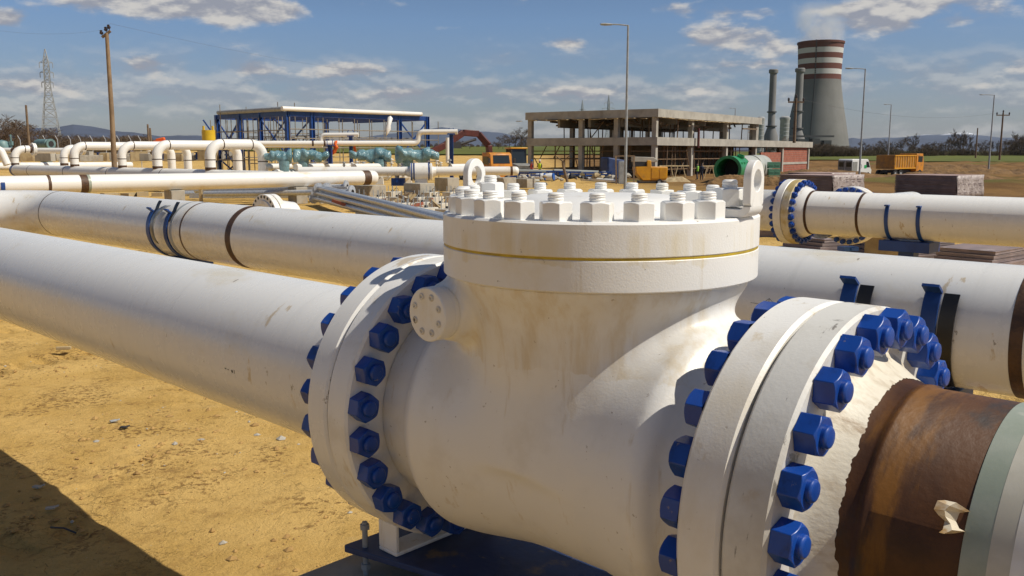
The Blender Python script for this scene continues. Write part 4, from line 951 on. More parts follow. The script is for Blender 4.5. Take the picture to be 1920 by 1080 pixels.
def scaff(x0, x1, y, zs, along='x', n=9, truss=False):
    m = MB(); pt = (lambda u, z: (u, y, z)) if along == 'x' else (lambda u, z: (y, u, z))
    for i in range(n): u = x0 + (x1 - x0) * i / (n - 1); m.tube([pt(u, 0), pt(u, ZT - .5 + (1.4 if random.random() < .15 else 0))], .04, 6)
    for z in zs: m.tube([pt(x0, z), pt(x1, z)], .045, 6)
    if truss:
        z0, z1 = truss; k = 22
        for i in range(k): m.tube([pt(x0 + (x1 - x0) * i / k, z0 if i % 2 else z1), pt(x0 + (x1 - x0) * (i + 1) / k, z1 if i % 2 else z0)], .04, 6)
    m.build('scaffolding', M_['scaf'], rack)
scaff(-.3, LX + .8, -.8, (3.1, 3.9, 4.7, 1.8), n=11); scaff(.5, LX, 2.2, (3.3, 4.1), n=10, truss=(3.35, 4.1)); scaff(-.3, LY, -.7, (3.1, 4.6, 2.0), 'y', 14); scaff(.5, LX, LY - 1, (2.2, 3.6, 4.6), n=8); scaff(0, LY, 3.2, (3.3, 4.2, 1.6), 'y', 6, (3.3, 4.2))
m = MB(); m.box((LX / 2, 2.4, 3.55), (LX, 1.0, .14)); m.box((1.2, LY / 2, 4.0), (1.0, LY, .06)); m.build('walkway', M_['galv_dull'], rack)
m = MB(); m.lathe([(0, 0), (-.2, .25), (-.9, .2), (-1.3, .3), (-1.8, .1), (-2, 0)], (xs[4] - 1.8, -.9, ZT - .1), (.3, 0, 1), 10); m.build('plastic_sheet', M_['nut_white'], rack, ang=80)
# yellow tank
yt = thing('yellow_tank', 'bright yellow upright tank left of the blue pipe rack', 'tank', at(394, 312, 70))
yb = at(394, 312, 70); ytop = at(394, 244, 70).z - yb.z
m = MB(); m.lathe([(0, .42), (ytop * .25, .42), (ytop * .27, .34), (ytop * .55, .34), (ytop * .58, .50), (ytop, .50), (ytop, 0)], (0, 0, 0), (0, 0, 1), 32); m.build('shell', M_['yellow'], yt)
for dx in (-.36, .34): m = MB(); m.tube([(dx, 0, ytop), (dx, 0, ytop + .32)], .09, 12); m.build('lifting_stub', M_['yellow'], yt)

# ------------------------------------------------------------------ concrete frame building
BC = Vector((16.6, 104, 0)); bu = R_(55.2); ux = Vector((math.cos(bu), math.sin(bu), 0)); uy = Vector((-math.sin(bu), math.cos(bu), 0))
BG = -1.15; BC.z = BG
bld = thing('concrete_building', 'unfinished two storey concrete frame building full of timber props', 'building', BC, bu)
def zz(v): return v - BG
fx = [fpar(BC, ux, p) for p in (1232, 1297, 1361, 1415, 1465, 1513)]; fy = [fpar(BC, uy, p) for p in (1221, 1088, 994)]
fx[0] = .3; fy[0] = .3
XU, XL, YL_ = fpar(BC, ux, 1420), fpar(BC, ux, 1517), fpar(BC, uy, 987)
Z1a, Z1b, Z2a, Z2b = zz(2.85), zz(3.78), zz(6.04), zz(6.96)
cl, cdk = M_['concrete_light'], M_['concrete_dark']  # darker copy puts the interior shade into ceiling beams and inner wall
def slab(x0, x1, y0, y1, za, zb, ed, nm):
    m = MB(); m.box(((x0 + x1) / 2, (y0 + y1) / 2, zb - .14), (x1 - x0 - .02, y1 - y0 - .02, .24)); m.build(nm, cl, bld)
    for (a, b, c, d) in ((x0, x1, y0, y0 + ed), (x0, x1, y1 - ed, y1), (x0, x0 + ed, y0 + ed, y1 - ed), (x1 - ed, x1, y0 + ed, y1 - ed)):
        m = MB(); m.box(((a + b) / 2, (c + d) / 2, (za + zb) / 2), (b - a, d - c, zb - za)); m.build('fascia_beam', cl, bld)
slab(0, XL, 0, YL_, Z1a, Z1b, .3, 'floor_slab'); slab(-.12, XU, -.12, YL_ + .12, Z2a, Z2b, .3, 'roof_slab')
cols = []
for x in fx:
    for y in fy + [fy[1] * .5 + .2]:
        wd = .55
        m = MB(); m.box((x + .1, y + .2, Z1a / 2), (wd, wd, Z1a)); m.build('column', cl, bld)
        if x < XU - .5: m = MB(); m.box((x + .1, y + .2, (Z1b + Z2a) / 2), (wd, wd, Z2a - Z1b)); m.build('column', cl, bld)
m = MB(); m.box((XU - .7, .8, (Z1b + Z2a) / 2), (.5, 1.2, Z2a - Z1b)); m.build('column', cl, bld)
# formwork boards under the roof edge and props
for (a, b) in (((-.5, -.5), (XU * .7, -.5)), ((-.5, -.4), (-.5, YL_ + 1.2))):
    m = MB(); A = Vector((*a, 0)); B = Vector((*b, 0)); n = 26
    for i in range(n):
        if random.random() < .15: continue
        p = A.lerp(B, i / n); q = A.lerp(B, (i + .93) / n); z = Z2a - .12 + random.uniform(-.06, .05); m.bar((p.x, p.y, z), (q.x, q.y, z), random.uniform(.35, .7), .07)
    m.build('formwork_boards', M_['timber'], bld)
m = MB()
for i in range(110):
    x = random.uniform(.6, XU - 1); y = random.uniform(.4, YL_ - .5); m.bar((x, y, Z2a - random.uniform(-.1, 1.0)), (x + random.uniform(1.5, 4), y + random.uniform(-1, 1), Z2a - random.uniform(-.1, .8)), .15, .2)
m.build('formwork_joists', M_['wood'], bld)
m = MB(); m.box((XU / 2, YL_ / 2, Z2b - .29), (XU - .7, YL_ - .5, .03)); m.box((XL / 2, YL_ / 2, Z1b - .29), (XL - .7, YL_ - .7, .03)); m.build('dark_soffit_sheet', M_['wood'], bld)  # thin dark sheets added under the slabs to darken the ceilings
for q in (.28, .52, .76):
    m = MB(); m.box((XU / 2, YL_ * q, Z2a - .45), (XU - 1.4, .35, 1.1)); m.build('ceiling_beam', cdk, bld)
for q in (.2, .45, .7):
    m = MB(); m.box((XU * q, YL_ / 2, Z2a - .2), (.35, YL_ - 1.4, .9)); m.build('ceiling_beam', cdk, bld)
pm = MB(); pm.tube([(0, 0, 0), (0, 0, 1)], .075, 6); pm.box((0, 0, .99), (.3, .3, .02)); pm.box((0, 0, .5), (.07, .07, .1)); pp = pm.build('prop', M_['prop'], bld)
first = True
for i in range(96):
    low = i < 58
    if low: x = random.uniform(.5, XU * 1.15); y = random.choice([.6, .9, 3, 5, 8, 11, YL_ * .6, YL_ - 1]) if i % 2 else random.uniform(.5, YL_ - .5); z0, z1 = 0, Z1a
    else: x = random.uniform(.5, XU - .6); y = random.uniform(.5, YL_ - .5); z0, z1 = Z1b, Z2a
    o = pp if first else pp.copy()
    if not first: COL.objects.link(o)
    first = False; o.location = (x, y, z0); o.scale = (1, 1, z1 - z0); o.rotation_euler = (R_(random.uniform(-2, 2)), R_(random.uniform(-2, 2)), random.uniform(0, 6))
m = MB()
for z in (1.2, 2.4, zz(2.2)):
    for y in (.6, 4, 8, YL_ - 1): m.tube([(.5, y, z), (XU, y, z + random.uniform(-.1, .1))], .05, 6)
    for x in (.8, 5, 10, 16): m.tube([(x, .5, z), (x, YL_ - .5, z)], .05, 6)
for i in range(14):
    x = random.uniform(.6, XU); y = random.uniform(.4, 3); m.tube([(x, y, .1), (x + random.uniform(-2.5, 2.5), y, random.uniform(2, 3.6))], .07, 6)
for i in range(12):
    y = random.uniform(.6, YL_ - 1); x = random.uniform(.4, 2.5); m.tube([(x, y, random.choice([.1, Z1b])), (x, y + random.uniform(-2, 2), random.choice([2.5, Z2a - .3]))], .07, 6)
m.build('scaffold_ties', M_['prop'], bld)
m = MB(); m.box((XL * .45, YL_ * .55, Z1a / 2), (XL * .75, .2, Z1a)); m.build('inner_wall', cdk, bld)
for (xa, xb, z1) in ((fx[4] + .6, fx[5] - .5, Z1a), (fx[3] + 2.6, fx[4] - .5, Z1a * .8)):
    m = MB(); m.box(((xa + xb) / 2, .5, z1 / 2), (xb - xa, .24, z1)); bw = m.build('brick_wall', M_['brick'], bld)
    m = MB()
    for k in range(1, 12): m.box(((xa + xb) / 2, .375, z1 * k / 12), (xb - xa, .012, .03))
    m.build('mortar_course', M_['concrete_dark'], bw)
m = MB(); m.box(((fx[4] + fx[5]) / 2, .33, 1.5), (fx[5] - fx[4] - 1.1, .06, .35)); m.build('lintel_band', M_['concrete_light'], bld)
m = MB()
for i in range(7): m.tube([(XL * .74 + i * .5, .1, Z1b), (XL * .74 + i * .5 + random.uniform(-.2, .2), .1, Z1b + random.uniform(.3, .8))], .03, 6)
m.tube([(XU + .2, 2, Z1b), (XU + .2, 2, Z1b + 2.2)], .04, 6); m.tube([(XU + 2.4, 2, Z1b), (XU + 2.4, 2, Z1b + 2.2)], .04, 6); m.tube([(XU + .2, 2, Z1b + 1.2), (XU + 2.4, 2, Z1b + 1.2)], .04, 6)
m.build('starter_bars', M_['prop'], bld)
m = MB(); m.box((fx[1] + .4, -.4, (Z1b + Z1a) / 2 + .5), (.3, .2, 2.4)); m.build('shutter_post', M_['darkred'], bld)
for i, (px, D) in enumerate(((1252, 99), (1275, 100), (1330, 102))):   # timber trestles by the wall
    b = at(px, 336, D); b.z = tz(b.x, b.y); t = thing('trestle', ['timber trestle leaning at the corner of the concrete building', 'low timber trestle beside the yellow machine', 'low timber trestle near the green-vested worker'][i], 'trestle', b, .6)
    m = MB(); m.bar((-.9, 0, 0), (-.4, 0, 1.5), .08); m.bar((.9, 0, 0), (.4, 0, 1.5), .08); m.build('leg', M_['timber'], t); m = MB(); m.bar((-1.3, 0, 1.5), (1.3, 0, 1.5), .12); m.build('top_board', M_['timber'], t)

# ------------------------------------------------------------------ power station
def rev(name, label, cat, px, D, prof_px, mats, n=64, base_z=None):
    """solid of revolution from (row, half width px)"""
    c = at(px, YH, D); prof = [((YH - y) / FPX * D + HC, w / FPX * D) for (y, w) in prof_px]; z0 = prof[0][0]
    t = thing(name, label, cat, (c.x, c.y, z0)); return t, [(z - z0, r) for z, r in prof]
ct, pr_ = rev('cooling_tower', 'huge grey cooling tower with dark red and white bands at its top', 'cooling tower', 1529, 833, [(296, 62), (255, 55), (220, 48.5), (190, 43), (165, 39.2), (150, 38), (130, 38.2), (110, 39.1), (92, 40)], None)
def tower_bands():
    z = [p[0] for p in pr_]; r = [p[1] for p in pr_]; top = z[-1]
    def ZR(row): return (YH - row) / FPX * 833 + HC - ((YH - 296) / FPX * 833 + HC)
    edges = [296, 155, 146, 137, 127, 118, 108.5, 99.5, 91]; mats = ['tower', 'tower_red', 'tower_white', 'tower_red', 'tower_white', 'tower_red', 'tower_white', 'tower_red']
    for i in range(8):
        za, zb = ZR(edges[i]), ZR(edges[i + 1]); k = 24 if i == 0 else 3; zs_ = np.linspace(za, zb, k)
        m = MB(); m.lathe([(q, float(np.interp(q, z, r))) for q in zs_], (0, 0, 0), (0, 0, 1), 120); m.build('shell' if i == 0 else 'painted_band', M_[mats[i]], ct, ang=60)
    zt = ZR(91); rt = float(np.interp(zt, z, r)); m = MB(); m.lathe([(zt, rt), (zt, rt + .7), (ZR(87.5), rt + .8), (ZR(87.5), rt - .4), (zt, rt - .8), (zt - 5, rt - 1.2), (zt - 12, rt - 3)], (0, 0, 0), (0, 0, 1), 120); m.build('rim', M_['tower_red'], ct, ang=50)
    m = MB(); ang = math.atan2(-.86, -.48)
    for q in np.linspace(6, ZR(88), 64):
        rr = float(np.interp(q, z, r)) + .35; m.box((math.cos(ang) * rr, math.sin(ang) * rr, q), (.9, .9, 1.1), ang)
    m.build('access_ladder', M_['ladder'], ct)
tower_bands()
def chimney(px, ytop, yb, hw, D, label, yflare):
    c, p = rev('chimney', label, 'chimney', px, D, [(yb, hw * 2.2), (yflare + 18, hw * 1.9), (yflare, hw), (ytop, hw * .92)], None)
    m = MB(); m.lathe(p + [(p[-1][0], 0)], (0, 0, 0), (0, 0, 1), 40); m.build('shaft', M_['stack'], c)
    m = MB(); H = p[-1][0]; r = p[-1][1]
    m.lathe([(H - 2.2, r + .1), (H - 2, r + .8), (H, r + .9), (H + .6, r + .4), (H + .6, 0)], (0, 0, 0), (0, 0, 1), 40); m.build('top_collar', M_['stack'], c)
    m = MB(); zm = H * .5; m.lathe([(zm, r + .2), (zm + .1, r + 1.0), (zm + .9, r + 1.0), (zm + 1, r + .2)], (0, 0, 0), (0, 0, 1), 40); m.build('gallery', M_['ladder'], c)
    zf = p[2][0]; m = MB(); m.lathe([(zf - .5, r + .3), (zf - .4, r + 1.5), (zf + .4, r + 1.5), (zf + .5, r + .3)], (0, 0, 0), (0, 0, 1), 40); m.build('gallery', M_['ladder'], c)
chimney(1444, 137, 290, 6.6, 640, 'slim grey power station chimney standing left of its twin', 238)
chimney(1493, 135, 290, 7.2, 640, 'slim grey chimney directly in front of the cooling tower', 242)
def silo(px, ytop, hw, label):
    c, p = rev('silo', label, 'silo', px, 600, [(290, hw), (ytop + 6, hw), (ytop + 3, hw * 1.15), (ytop, hw * 1.1)], None); m = MB(); m.lathe(p + [(p[-1][0] + .8, p[-1][1] * .6), (p[-1][0] + .8, 0)], (0, 0, 0), (0, 0, 1), 36)
    m.build('shell', M_['silo'], c)
    m = MB()
    for k in range(1, 9): z = p[1][0] * k / 9; m.lathe([(z, p[0][1]), (z + .1, p[0][1] + .15), (z + .3, p[0][1])], (0, 0, 0), (0, 0, 1), 36)
    m.build('hoop', M_['galv_dull'], c)
silo(1469, 222, 8.4, 'short pale silo between the two power station chimneys'); silo(1424, 223, 7, 'short pale silo at the roof corner of the concrete building')
c = at(1515, 275, 620); m = MB()
for dx in (-14, -6, 4, 12): m.box((dx, 0, 0), (5, 8, 12 - abs(dx) * .3))
m.box((0, 0, 7), (34, 3, 1.2)); m.box((-4, 0, 3), (26, 3, 1)); tag(m.build('boiler_house', M_['ladder'], None, loc=c), 'dark low boiler house at the foot of the cooling tower', 'industrial building')

# steam
def steam():
    M = bpy.data.materials.new('steam'); M.use_nodes = True; N = M.node_tree.nodes; L = M.node_tree.links; N.remove(N['Principled BSDF'])
    v = N.new('ShaderNodeVolumePrincipled'); v.inputs['Color'].default_value = (.97, .975, .985, 1); v.inputs['Anisotropy'].default_value = 0
    tc = N.new('ShaderNodeTexCoord'); n = N.new('ShaderNodeTexNoise'); n.inputs['Scale'].default_value = .055; n.inputs['Detail'].default_value = 4; n.inputs['Roughness'].default_value = .6; n.inputs['Distortion'].default_value = .4; L.new(tc.outputs['Object'], n.inputs['Vector'])
    sp = N.new('ShaderNodeSeparateXYZ'); L.new(tc.outputs['Object'], sp.inputs[0])
    def mth(op, a, b):
        k = N.new('ShaderNodeMath'); k.operation = op
        for i, q in enumerate((a, b)):
            if isinstance(q, (int, float)): k.inputs[i].default_value = q
            else: L.new(q, k.inputs[i])
        return k.outputs[0]
    # soft falloff from the plume axis (leaning slightly left as it rises)
    ax_ = mth('ADD', sp.outputs[0], mth('MULTIPLY', sp.outputs[2], .12)); rr = mth('SQRT', mth('ADD', mth('MULTIPLY', ax_, ax_), mth('MULTIPLY', sp.outputs[1], sp.outputs[1])), 0)
    w = mth('ADD', 20.5, mth('MULTIPLY', sp.outputs[2], .16)); fall = mth('SUBTRACT', 1, mth('DIVIDE', rr, w))
    mr = N.new('ShaderNodeMapRange'); mr.interpolation_type = 'SMOOTHSTEP'; mr.inputs['From Min'].default_value = -.1; mr.inputs['From Max'].default_value = .55; L.new(fall, mr.inputs['Value'])
    th = N.new('ShaderNodeMapRange'); th.interpolation_type = 'SMOOTHSTEP'; th.inputs['From Min'].default_value = .36; th.inputs['From Max'].default_value = .62; L.new(n.outputs['Fac'], th.inputs['Value'])
    hz = N.new('ShaderNodeMapRange'); hz.inputs['From Min'].default_value = 2; hz.inputs['From Max'].default_value = 42; hz.inputs['To Min'].default_value = 1; hz.inputs['To Max'].default_value = .0; L.new(sp.outputs[2], hz.inputs['Value'])
    L.new(mth('MULTIPLY', mth('MULTIPLY', mth('MULTIPLY', mr.outputs[0], th.outputs[0]), hz.outputs[0]), .11), v.inputs['Density'])
    L.new(v.outputs[0], N['Material Output'].inputs['Volume'])
    c = at(1539, 90, 833); m = MB(); m.lathe([(-4, 0), (-4, 19), (5, 24), (20, 30), (42, 32), (42, 0)], (0, 0, 0), (0, 0, 1), 32)
    o = m.build('steam_plume', M, None, loc=c); tag(o, 'thin grey steam drifting up from the cooling tower mouth', 'steam', kind='stuff')
steam()

# ------------------------------------------------------------------ lamps, poles, pylon
def lamp(px, ytop, ybase, D, arm, label, H=None, scale=1):
    b = at(px, ybase, D); tp = at(px, ytop, D); H = tp.z - b.z; t = thing('street_lamp', label, 'street lamp', b, group='tall site lamps')
    m = MB(); m.tube([(0, 0, 0), (0, 0, H)], .07, 12, radii=[.085 * scale, .05 * scale]); m.lathe([(0, .18), (.04, .18), (.04, .1)], (0, 0, 0), (0, 0, 1), 12); m.build('pole', M_['galv_dull'], t)
    m = MB(); m.tube([(0, 0, H - .02), (-arm * .4, 0, H + .03), (-arm * .7, 0, H + .04)], .035 * scale, 8); m.build('arm', M_['galv_dull'], t)
    m = MB(); m.lathe([(0, .03), (.06, .09), (.4, .13), (.62, .1), (.68, 0)], (-arm * .62, 0, H + .03), (-1, 0, .04), 12); m.v = [(x, y, H + .03 + (z - H - .03) * .55) for x, y, z in m.v]; m.build('lamp_head', M_['galv_dull'], t)
    return t
lamp(1172, 47, 357, 48.5, 1.3, 'nearest tall street lamp rising in front of the concrete building')
lamp(1611, 129, 332, 76, 1.6, 'street lamp right of the cooling tower, in front of the white van')
lamp(1853, 178, 324, 118, 2.0, 'street lamp by the right edge of the picture', scale=1.3)
lamp(1665, 196, 296, 150, .9, 'distant street lamp behind the dump truck', scale=1.3)
lamp(1378, 203, 226, 190, .9, 'tiny street lamp showing over the roof of the concrete building', scale=1.3)
for i, px in enumerate((40, 87, 110, 134, 153, 175, 200, 225, 247, 265)):
    b = at(px, 292, 120); b.z = tz(b.x, b.y); top = at(px, 262, 120).z - b.z; m = MB(); m.tube([(0, 0, 0), (0, 0, top), (-.3, 0, top + .55)], .05, 8)
    tag(m.build('fence_post', M_['galv'], None, loc=b), 'slender grey fence post with bent tip beyond the risers', 'fence post', 'bent tip perimeter fence posts')
wp = at(214, 312, 52); wp.z = 0; wt = at(200, 62, 52)
pole = thing('utility_pole', 'leaning brown wooden utility pole with tilted crossarm at left', 'utility pole', wp)
d = wt - wp; m = MB(); m.tube([(0, 0, 0), d * .5 + Vector((.03, 0, 0)), d], .12, 14, radii=[.16, .13, .10]); m.build('pole', M_['pole_wood'], pole)
ca, cb = at(191.5, 70, 52) - wp, at(207, 58, 52) - wp; m = MB(); m.bar(ca, cb, .1, .13); m.build('crossarm', M_['wood'], pole)
for g, h in ((.02, .12), (.55, .2), (.9, .24)):
    q = ca.lerp(cb, g) + Vector((0, 0, .07)); m = MB(); m.tube([q, q + Vector((0, 0, .12))], .02, 6); m.lathe([(.08, .04), (.12, .10), (.2, .10), (.24, .06), (.3, .08), (.33, 0)], q, (-.2, 0, 1), 12); m.build('insulator', M_['porc'], pole)
def tpole(px, ytop, ybase, D, label, w=1.6, arms=True, g=None):
    b = at(px, ybase, D); H = at(px, ytop, D).z - b.z; t = thing('utility_pole', label, 'utility pole', b); m = MB(); m.tube([(0, 0, 0), (0, 0, H)], .16, 10, radii=[.2, .14]); m.build('pole', M_['wood'], t)
    if arms:
        m = MB(); m.bar((-w, 0, H - .5), (w, 0, H - .5), .18, .2); m.build('crossarm', M_['wood'], t)
        for x in (-w * .95, 0, w * .95): m = MB(); m.lathe([(0, .05), (.1, .14), (.35, .14), (.5, 0)], (x, 0, H - .4 + (.4 if x == 0 else 0)), (0, 0, 1), 8); m.build('insulator', M_['porc'], t)
tpole(1489, 184, 268, 118, 'wooden power pole with crossarm in front of the cooling tower', 1.0)
tpole(1874, 211, 300, 175, 'dark wooden power pole with crossarm at far right', 1.25); tpole(1829, 240, 296, 220, 'bare dark pole among the trees at right', arms=False)
tpole(56, 197, 290, 130, 'thin dark pole in front of the bare trees at far left', arms=False); tpole(280, 233, 285, 150, 'pair-standing short pole left of the yellow tank', arms=False); tpole(284, 240, 285, 152, 'shorter pole close beside another left of the yellow tank', arms=False)
def pylon(px, ytop, ybase, wtop, wbase, D, label, levels, arms, thick):
    b = at(px, ybase, D); H = at(px, ytop, D).z - b.z; s = D / FPX; t = thing('lattice_pylon', label, 'pylon', b, R_(20)); m = MB(); wb, wt_ = wbase * s / 2, wtop * s / 2
    def hw(z):
        f = z / H; return max(wb + (wt_ - wb) * min(f / .62, 1), 0.02) if f < .86 else wt_ * (1 - (f - .86) / .15)
    zs_ = [H * q for q in levels]
    for i in range(len(zs_) - 1):
        a, c = zs_[i], zs_[i + 1]; ra, rc = hw(a), hw(c); A = [(-ra, -ra, a), (ra, -ra, a), (ra, ra, a), (-ra, ra, a)]; C = [(-rc, -rc, c), (rc, -rc, c), (rc, rc, c), (-rc, rc, c)]
        for k in range(4):
            k2 = (k + 1) % 4; m.bar(A[k], C[k], thick); m.bar(A[k], C[k2], thick * .6); m.bar(A[k2], C[k], thick * .6); m.bar(C[k], C[k2], thick * .6)
    m.build('lattice_mast', M_['galv_dull'], t)
    for (q, w) in arms:
        z = H * q; m = MB(); L_ = w * s / 2
        for sg in (-1, 1):
            m.bar((0, 0, z), (sg * L_, 0, z + .1), thick); m.bar((0, 0, z + H * .035), (sg * L_, 0, z + .1), thick * .7); m.tube([(sg * L_, 0, z), (sg * L_, 0, z - H * .05)], .1, 6)
        m.build('crossarm', M_['galv_dull'], t)
    return t
pylon(98, 92, 276, 9, 34, 260, 'pale lattice power pylon behind the risers at left', [0, .12, .22, .31, .39, .46, .53, .6, .66, .72, .78, .83, .88, .93, 1], [(.66, 19), (.76, 22), (.86, 22)], .17)
pylon(1091, 188, 280, 3, 12, 900, 'tiny far pylon left of the lamp over the concrete building roof', [0, .2, .4, .55, .7, .85, 1], [(.72, 20), (.8, 14)], .35)
pylon(1140, 178, 280, 3, 12, 860, 'slightly taller far pylon nearer the lamp over the concrete building roof', [0, .2, .4, .55, .7, .85, 1], [(.75, 26), (.85, 18)], .35)
def wire(name, label, a, b, sag, r=.012):
    m = MB(); a, b = Vector(a), Vector(b); o = a.copy(); m.tube([a.lerp(b, t) - o - Vector((0, 0, sag * 4 * t * (1 - t))) for t in np.linspace(0, 1, 24)], r, 5, caps=False); tag(m.build(name, M_['ladder'], None, loc=o), label, 'cable', 'overhead power lines')
wq = wp + ca; wire('power_line', 'faint overhead line running left from the leaning wooden pole', wq + Vector((0, 0, .4)), at(-60, 48, 45), .3, .0035)
wire('power_line', 'faint overhead line running right from the leaning wooden pole', wp + cb + Vector((0, 0, .4)), at(840, 130, 190), 1.6, .005)
wire('power_line', 'faint line between the two crossarmed poles right of the tower', at(1505, 187, 118), at(1866, 212, 175), 1.5, .012)

# ------------------------------------------------------------------ vehicles and machines
def wheel(parent, x, y, z, r, w, ax=(0, 1, 0)):
    m = MB(); m.lathe([(-w / 2, r * .55), (-w / 2, r * .92), (-w * .35, r), (w * .35, r), (w / 2, r * .92), (w / 2, r * .55)], (x, y, z), ax, 24); o = m.build('wheel', M_['tyre'], parent, ang=40)
    m = MB(); m.lathe([(-w * .42, 0), (-w * .42, r * .56), (w * .42, r * .56), (w * .42, 0)], (x, y, z), ax, 18); m.build('rim', M_['galv_dull'], o)
def prism(pts, y0, y1, mb=None):
    """side outline (x, z) extruded across y"""
    m = mb or MB(); n = len(pts); vs = [(x, y0, z) for x, z in pts] + [(x, y1, z) for x, z in pts]
    return m.add(vs, [tuple(range(n)), tuple(range(2 * n - 1, n - 1, -1))] + [(i, n + i, n + (i + 1) % n, (i + 1) % n) for i in range(n)])
# truck with crane (front towards the camera)
tb = at(914, 325, 92); tb.z = tz(tb.x, tb.y) - .1
tr = thing('crane_truck', 'orange truck with folded dark red loader crane facing the camera', 'truck', tb, R_(-62))
m = prism([(3.2, .55), (3.2, 1.5), (2.95, 2.75), (2.6, 2.9), (1.2, 2.9), (1.2, .55)], -1.2, 1.2); m.build('cab', M_['orange'], tr, bevel=.06)
m = MB(); m.add([(3.17, -.92, 1.82), (3.17, .92, 1.82), (2.995, .88, 2.62), (2.995, -.88, 2.62)], [(0, 1, 2, 3)]); m.build('windscreen', M_['glass'], tr)
for s_ in (-1, 1):
    m = MB(); m.box((2.1, s_ * 1.203, 2.1), (1.3, .02, .8)); m.build('side_window', M_['glass'], tr)
    m = MB(); m.box((3.22, s_ * .95, .85), (.06, .35, .3)); m.build('headlight', M_['van_white'], tr)
    m = MB(); m.bar((3.24, s_ * .95, 1.45), (3.24, s_ * .6, .7), .14, .04); m.build('white_stripe', M_['van_white'], tr); m = MB(); m.box((3.2, s_ * 1.42, 2.1), (.12, .2, .5)); m.build('mirror', M_['black'], tr)
m = MB(); m.box((3.22, 0, 1.0), (.05, 1.1, .5)); m.build('grille', M_['black'], tr)
m = MB(); m.box((3.3, 0, .55), (.2, 2.4, .35)); m.build('bumper', M_['orange'], tr)
m = MB(); m.box((-1.8, 0, .85), (7.2, 1.1, .3)); m.box((-2.8, 0, 1.35), (5.4, 2.4, .7)); m.build('load_bed', M_['orange'], tr, bevel=.03)
for x in (2.2, -2.5, -3.9):
    for y in (-1.0, 1.0): wheel(tr, x, y, .5, .5, .36)
m = MB(); m.box((.6, 0, 1.7), (.7, 1.4, 1.6)); pts = [(.5, 0, 2.4), (.5, -.1, 3.6), (-.2, -.9, 4.75), (-.2, -2.6, 4.85), (-.2, -4.6, 3.6), (-.2, -6.2, 2.9)]
for a, b in zip(pts[:-1], pts[1:]): m.bar(a, b, .5, .62)
m.build('crane_arm', M_['darkred'], tr, bevel=.05)
m = MB(); m.tube([(-.2, -1.2, 4.2), (-.2, -4.0, 3.4)], .13, 10); m.box((-.2, -3.4, 3.6), (.5, .9, .6)); m.build('hydraulics', M_['black'], tr)
eb = at(968, 324, 97); eb.z = tz(eb.x, eb.y)
ex = thing('backhoe_loader', 'dusty dark backhoe loader with yellow roofed cab beside the orange truck', 'digger', eb, R_(-70))
m = prism([(-1, .7), (2.6, .7), (2.8, 1.5), (1.2, 1.7), (-1, 1.7)], -.9, .9); m.build('chassis', M_['grey_door'], ex, bevel=.05)
m = prism([(-1, 1.7), (.9, 1.7), (.7, 3.2), (-.9, 3.2)], -.8, .8); m.build('cab', M_['glass'], ex, bevel=.04)
m = MB(); m.box((-.1, 0, 3.28), (2.0, 1.9, .16)); m.build('cab_roof', M_['amber'], ex, bevel=.04)
for p in ((-.95, -.8), (.85, -.8), (.85, .8), (-.95, .8)): m = MB(); m.bar((*p, 1.7), (p[0] * .9, p[1], 3.2), .1); m.build('cab_post', M_['black'], ex)
for y in (-.9, .9): wheel(ex, -.6, y, .7, .7, .45); wheel(ex, 2.0, y, .5, .5, .35)
m = prism([(3.0, .2), (3.9, .15), (3.6, .9), (3.2, 1.1)], -1.1, 1.1); m.bar((2.2, .8, 1.4), (3.3, .8, .7), .2); m.bar((2.2, -.8, 1.4), (3.3, -.8, .7), .2); m.build('loader_bucket', M_['concrete_light'], ex, bevel=.03)
# van
vb_ = at(1602, 331, 118); vb_.z = at(1602, 332, 118).z
van = thing('delivery_van', 'white delivery van with dusty grey rear doors and green side mark', 'van', vb_, R_(42))
m = prism([(-2.6, .35), (2.55, .35), (2.65, .9), (2.35, 1.15), (1.75, 2.15), (1.5, 2.32), (-2.45, 2.35), (-2.6, 2.2)], -.98, .98); m.build('body', M_['van_white'], van, bevel=.08)
m = MB()
for y in (-.5, .5): m.box((-2.62, y, 1.25), (.04, .92, 1.75))
m.build('rear_door', M_['grey_door'], van)
for y in (-.5, .5): m = MB(); m.box((-2.645, y, 1.65), (.02, .66, .6)); m.build('rear_window', M_['glass'], van)
m = prism([(1.05, 1.25), (2.1, 1.25), (1.65, 2.0), (1.05, 2.0)], -.995, .995); m.build('side_window', M_['glass'], van)
m = MB(); m.box((-1.9, -.99, 1.2), (1.2, .03, 1.6)); m.build('grey_panel', M_['grey_door'], van)
m = MB(); m.box((.85, -.992, 1.35), (.62, .02, .42)); m.bar((.6, -.999, 1.2), (1.1, -.999, 1.58), .02, .06); m.build('green_sign', M_['green_mark'], van)
m = MB(); m.lathe([(0, .3), (.012, .3), (.012, .23), (0, .23)], (-.45, -.985, 1.4), (0, -1, 0), 24); m.build('round_sign', M_['dark_mark'], van)
for x in (-1.7, 1.7):
    for y in (-.9, .9): wheel(van, x, y, .33, .33, .22)
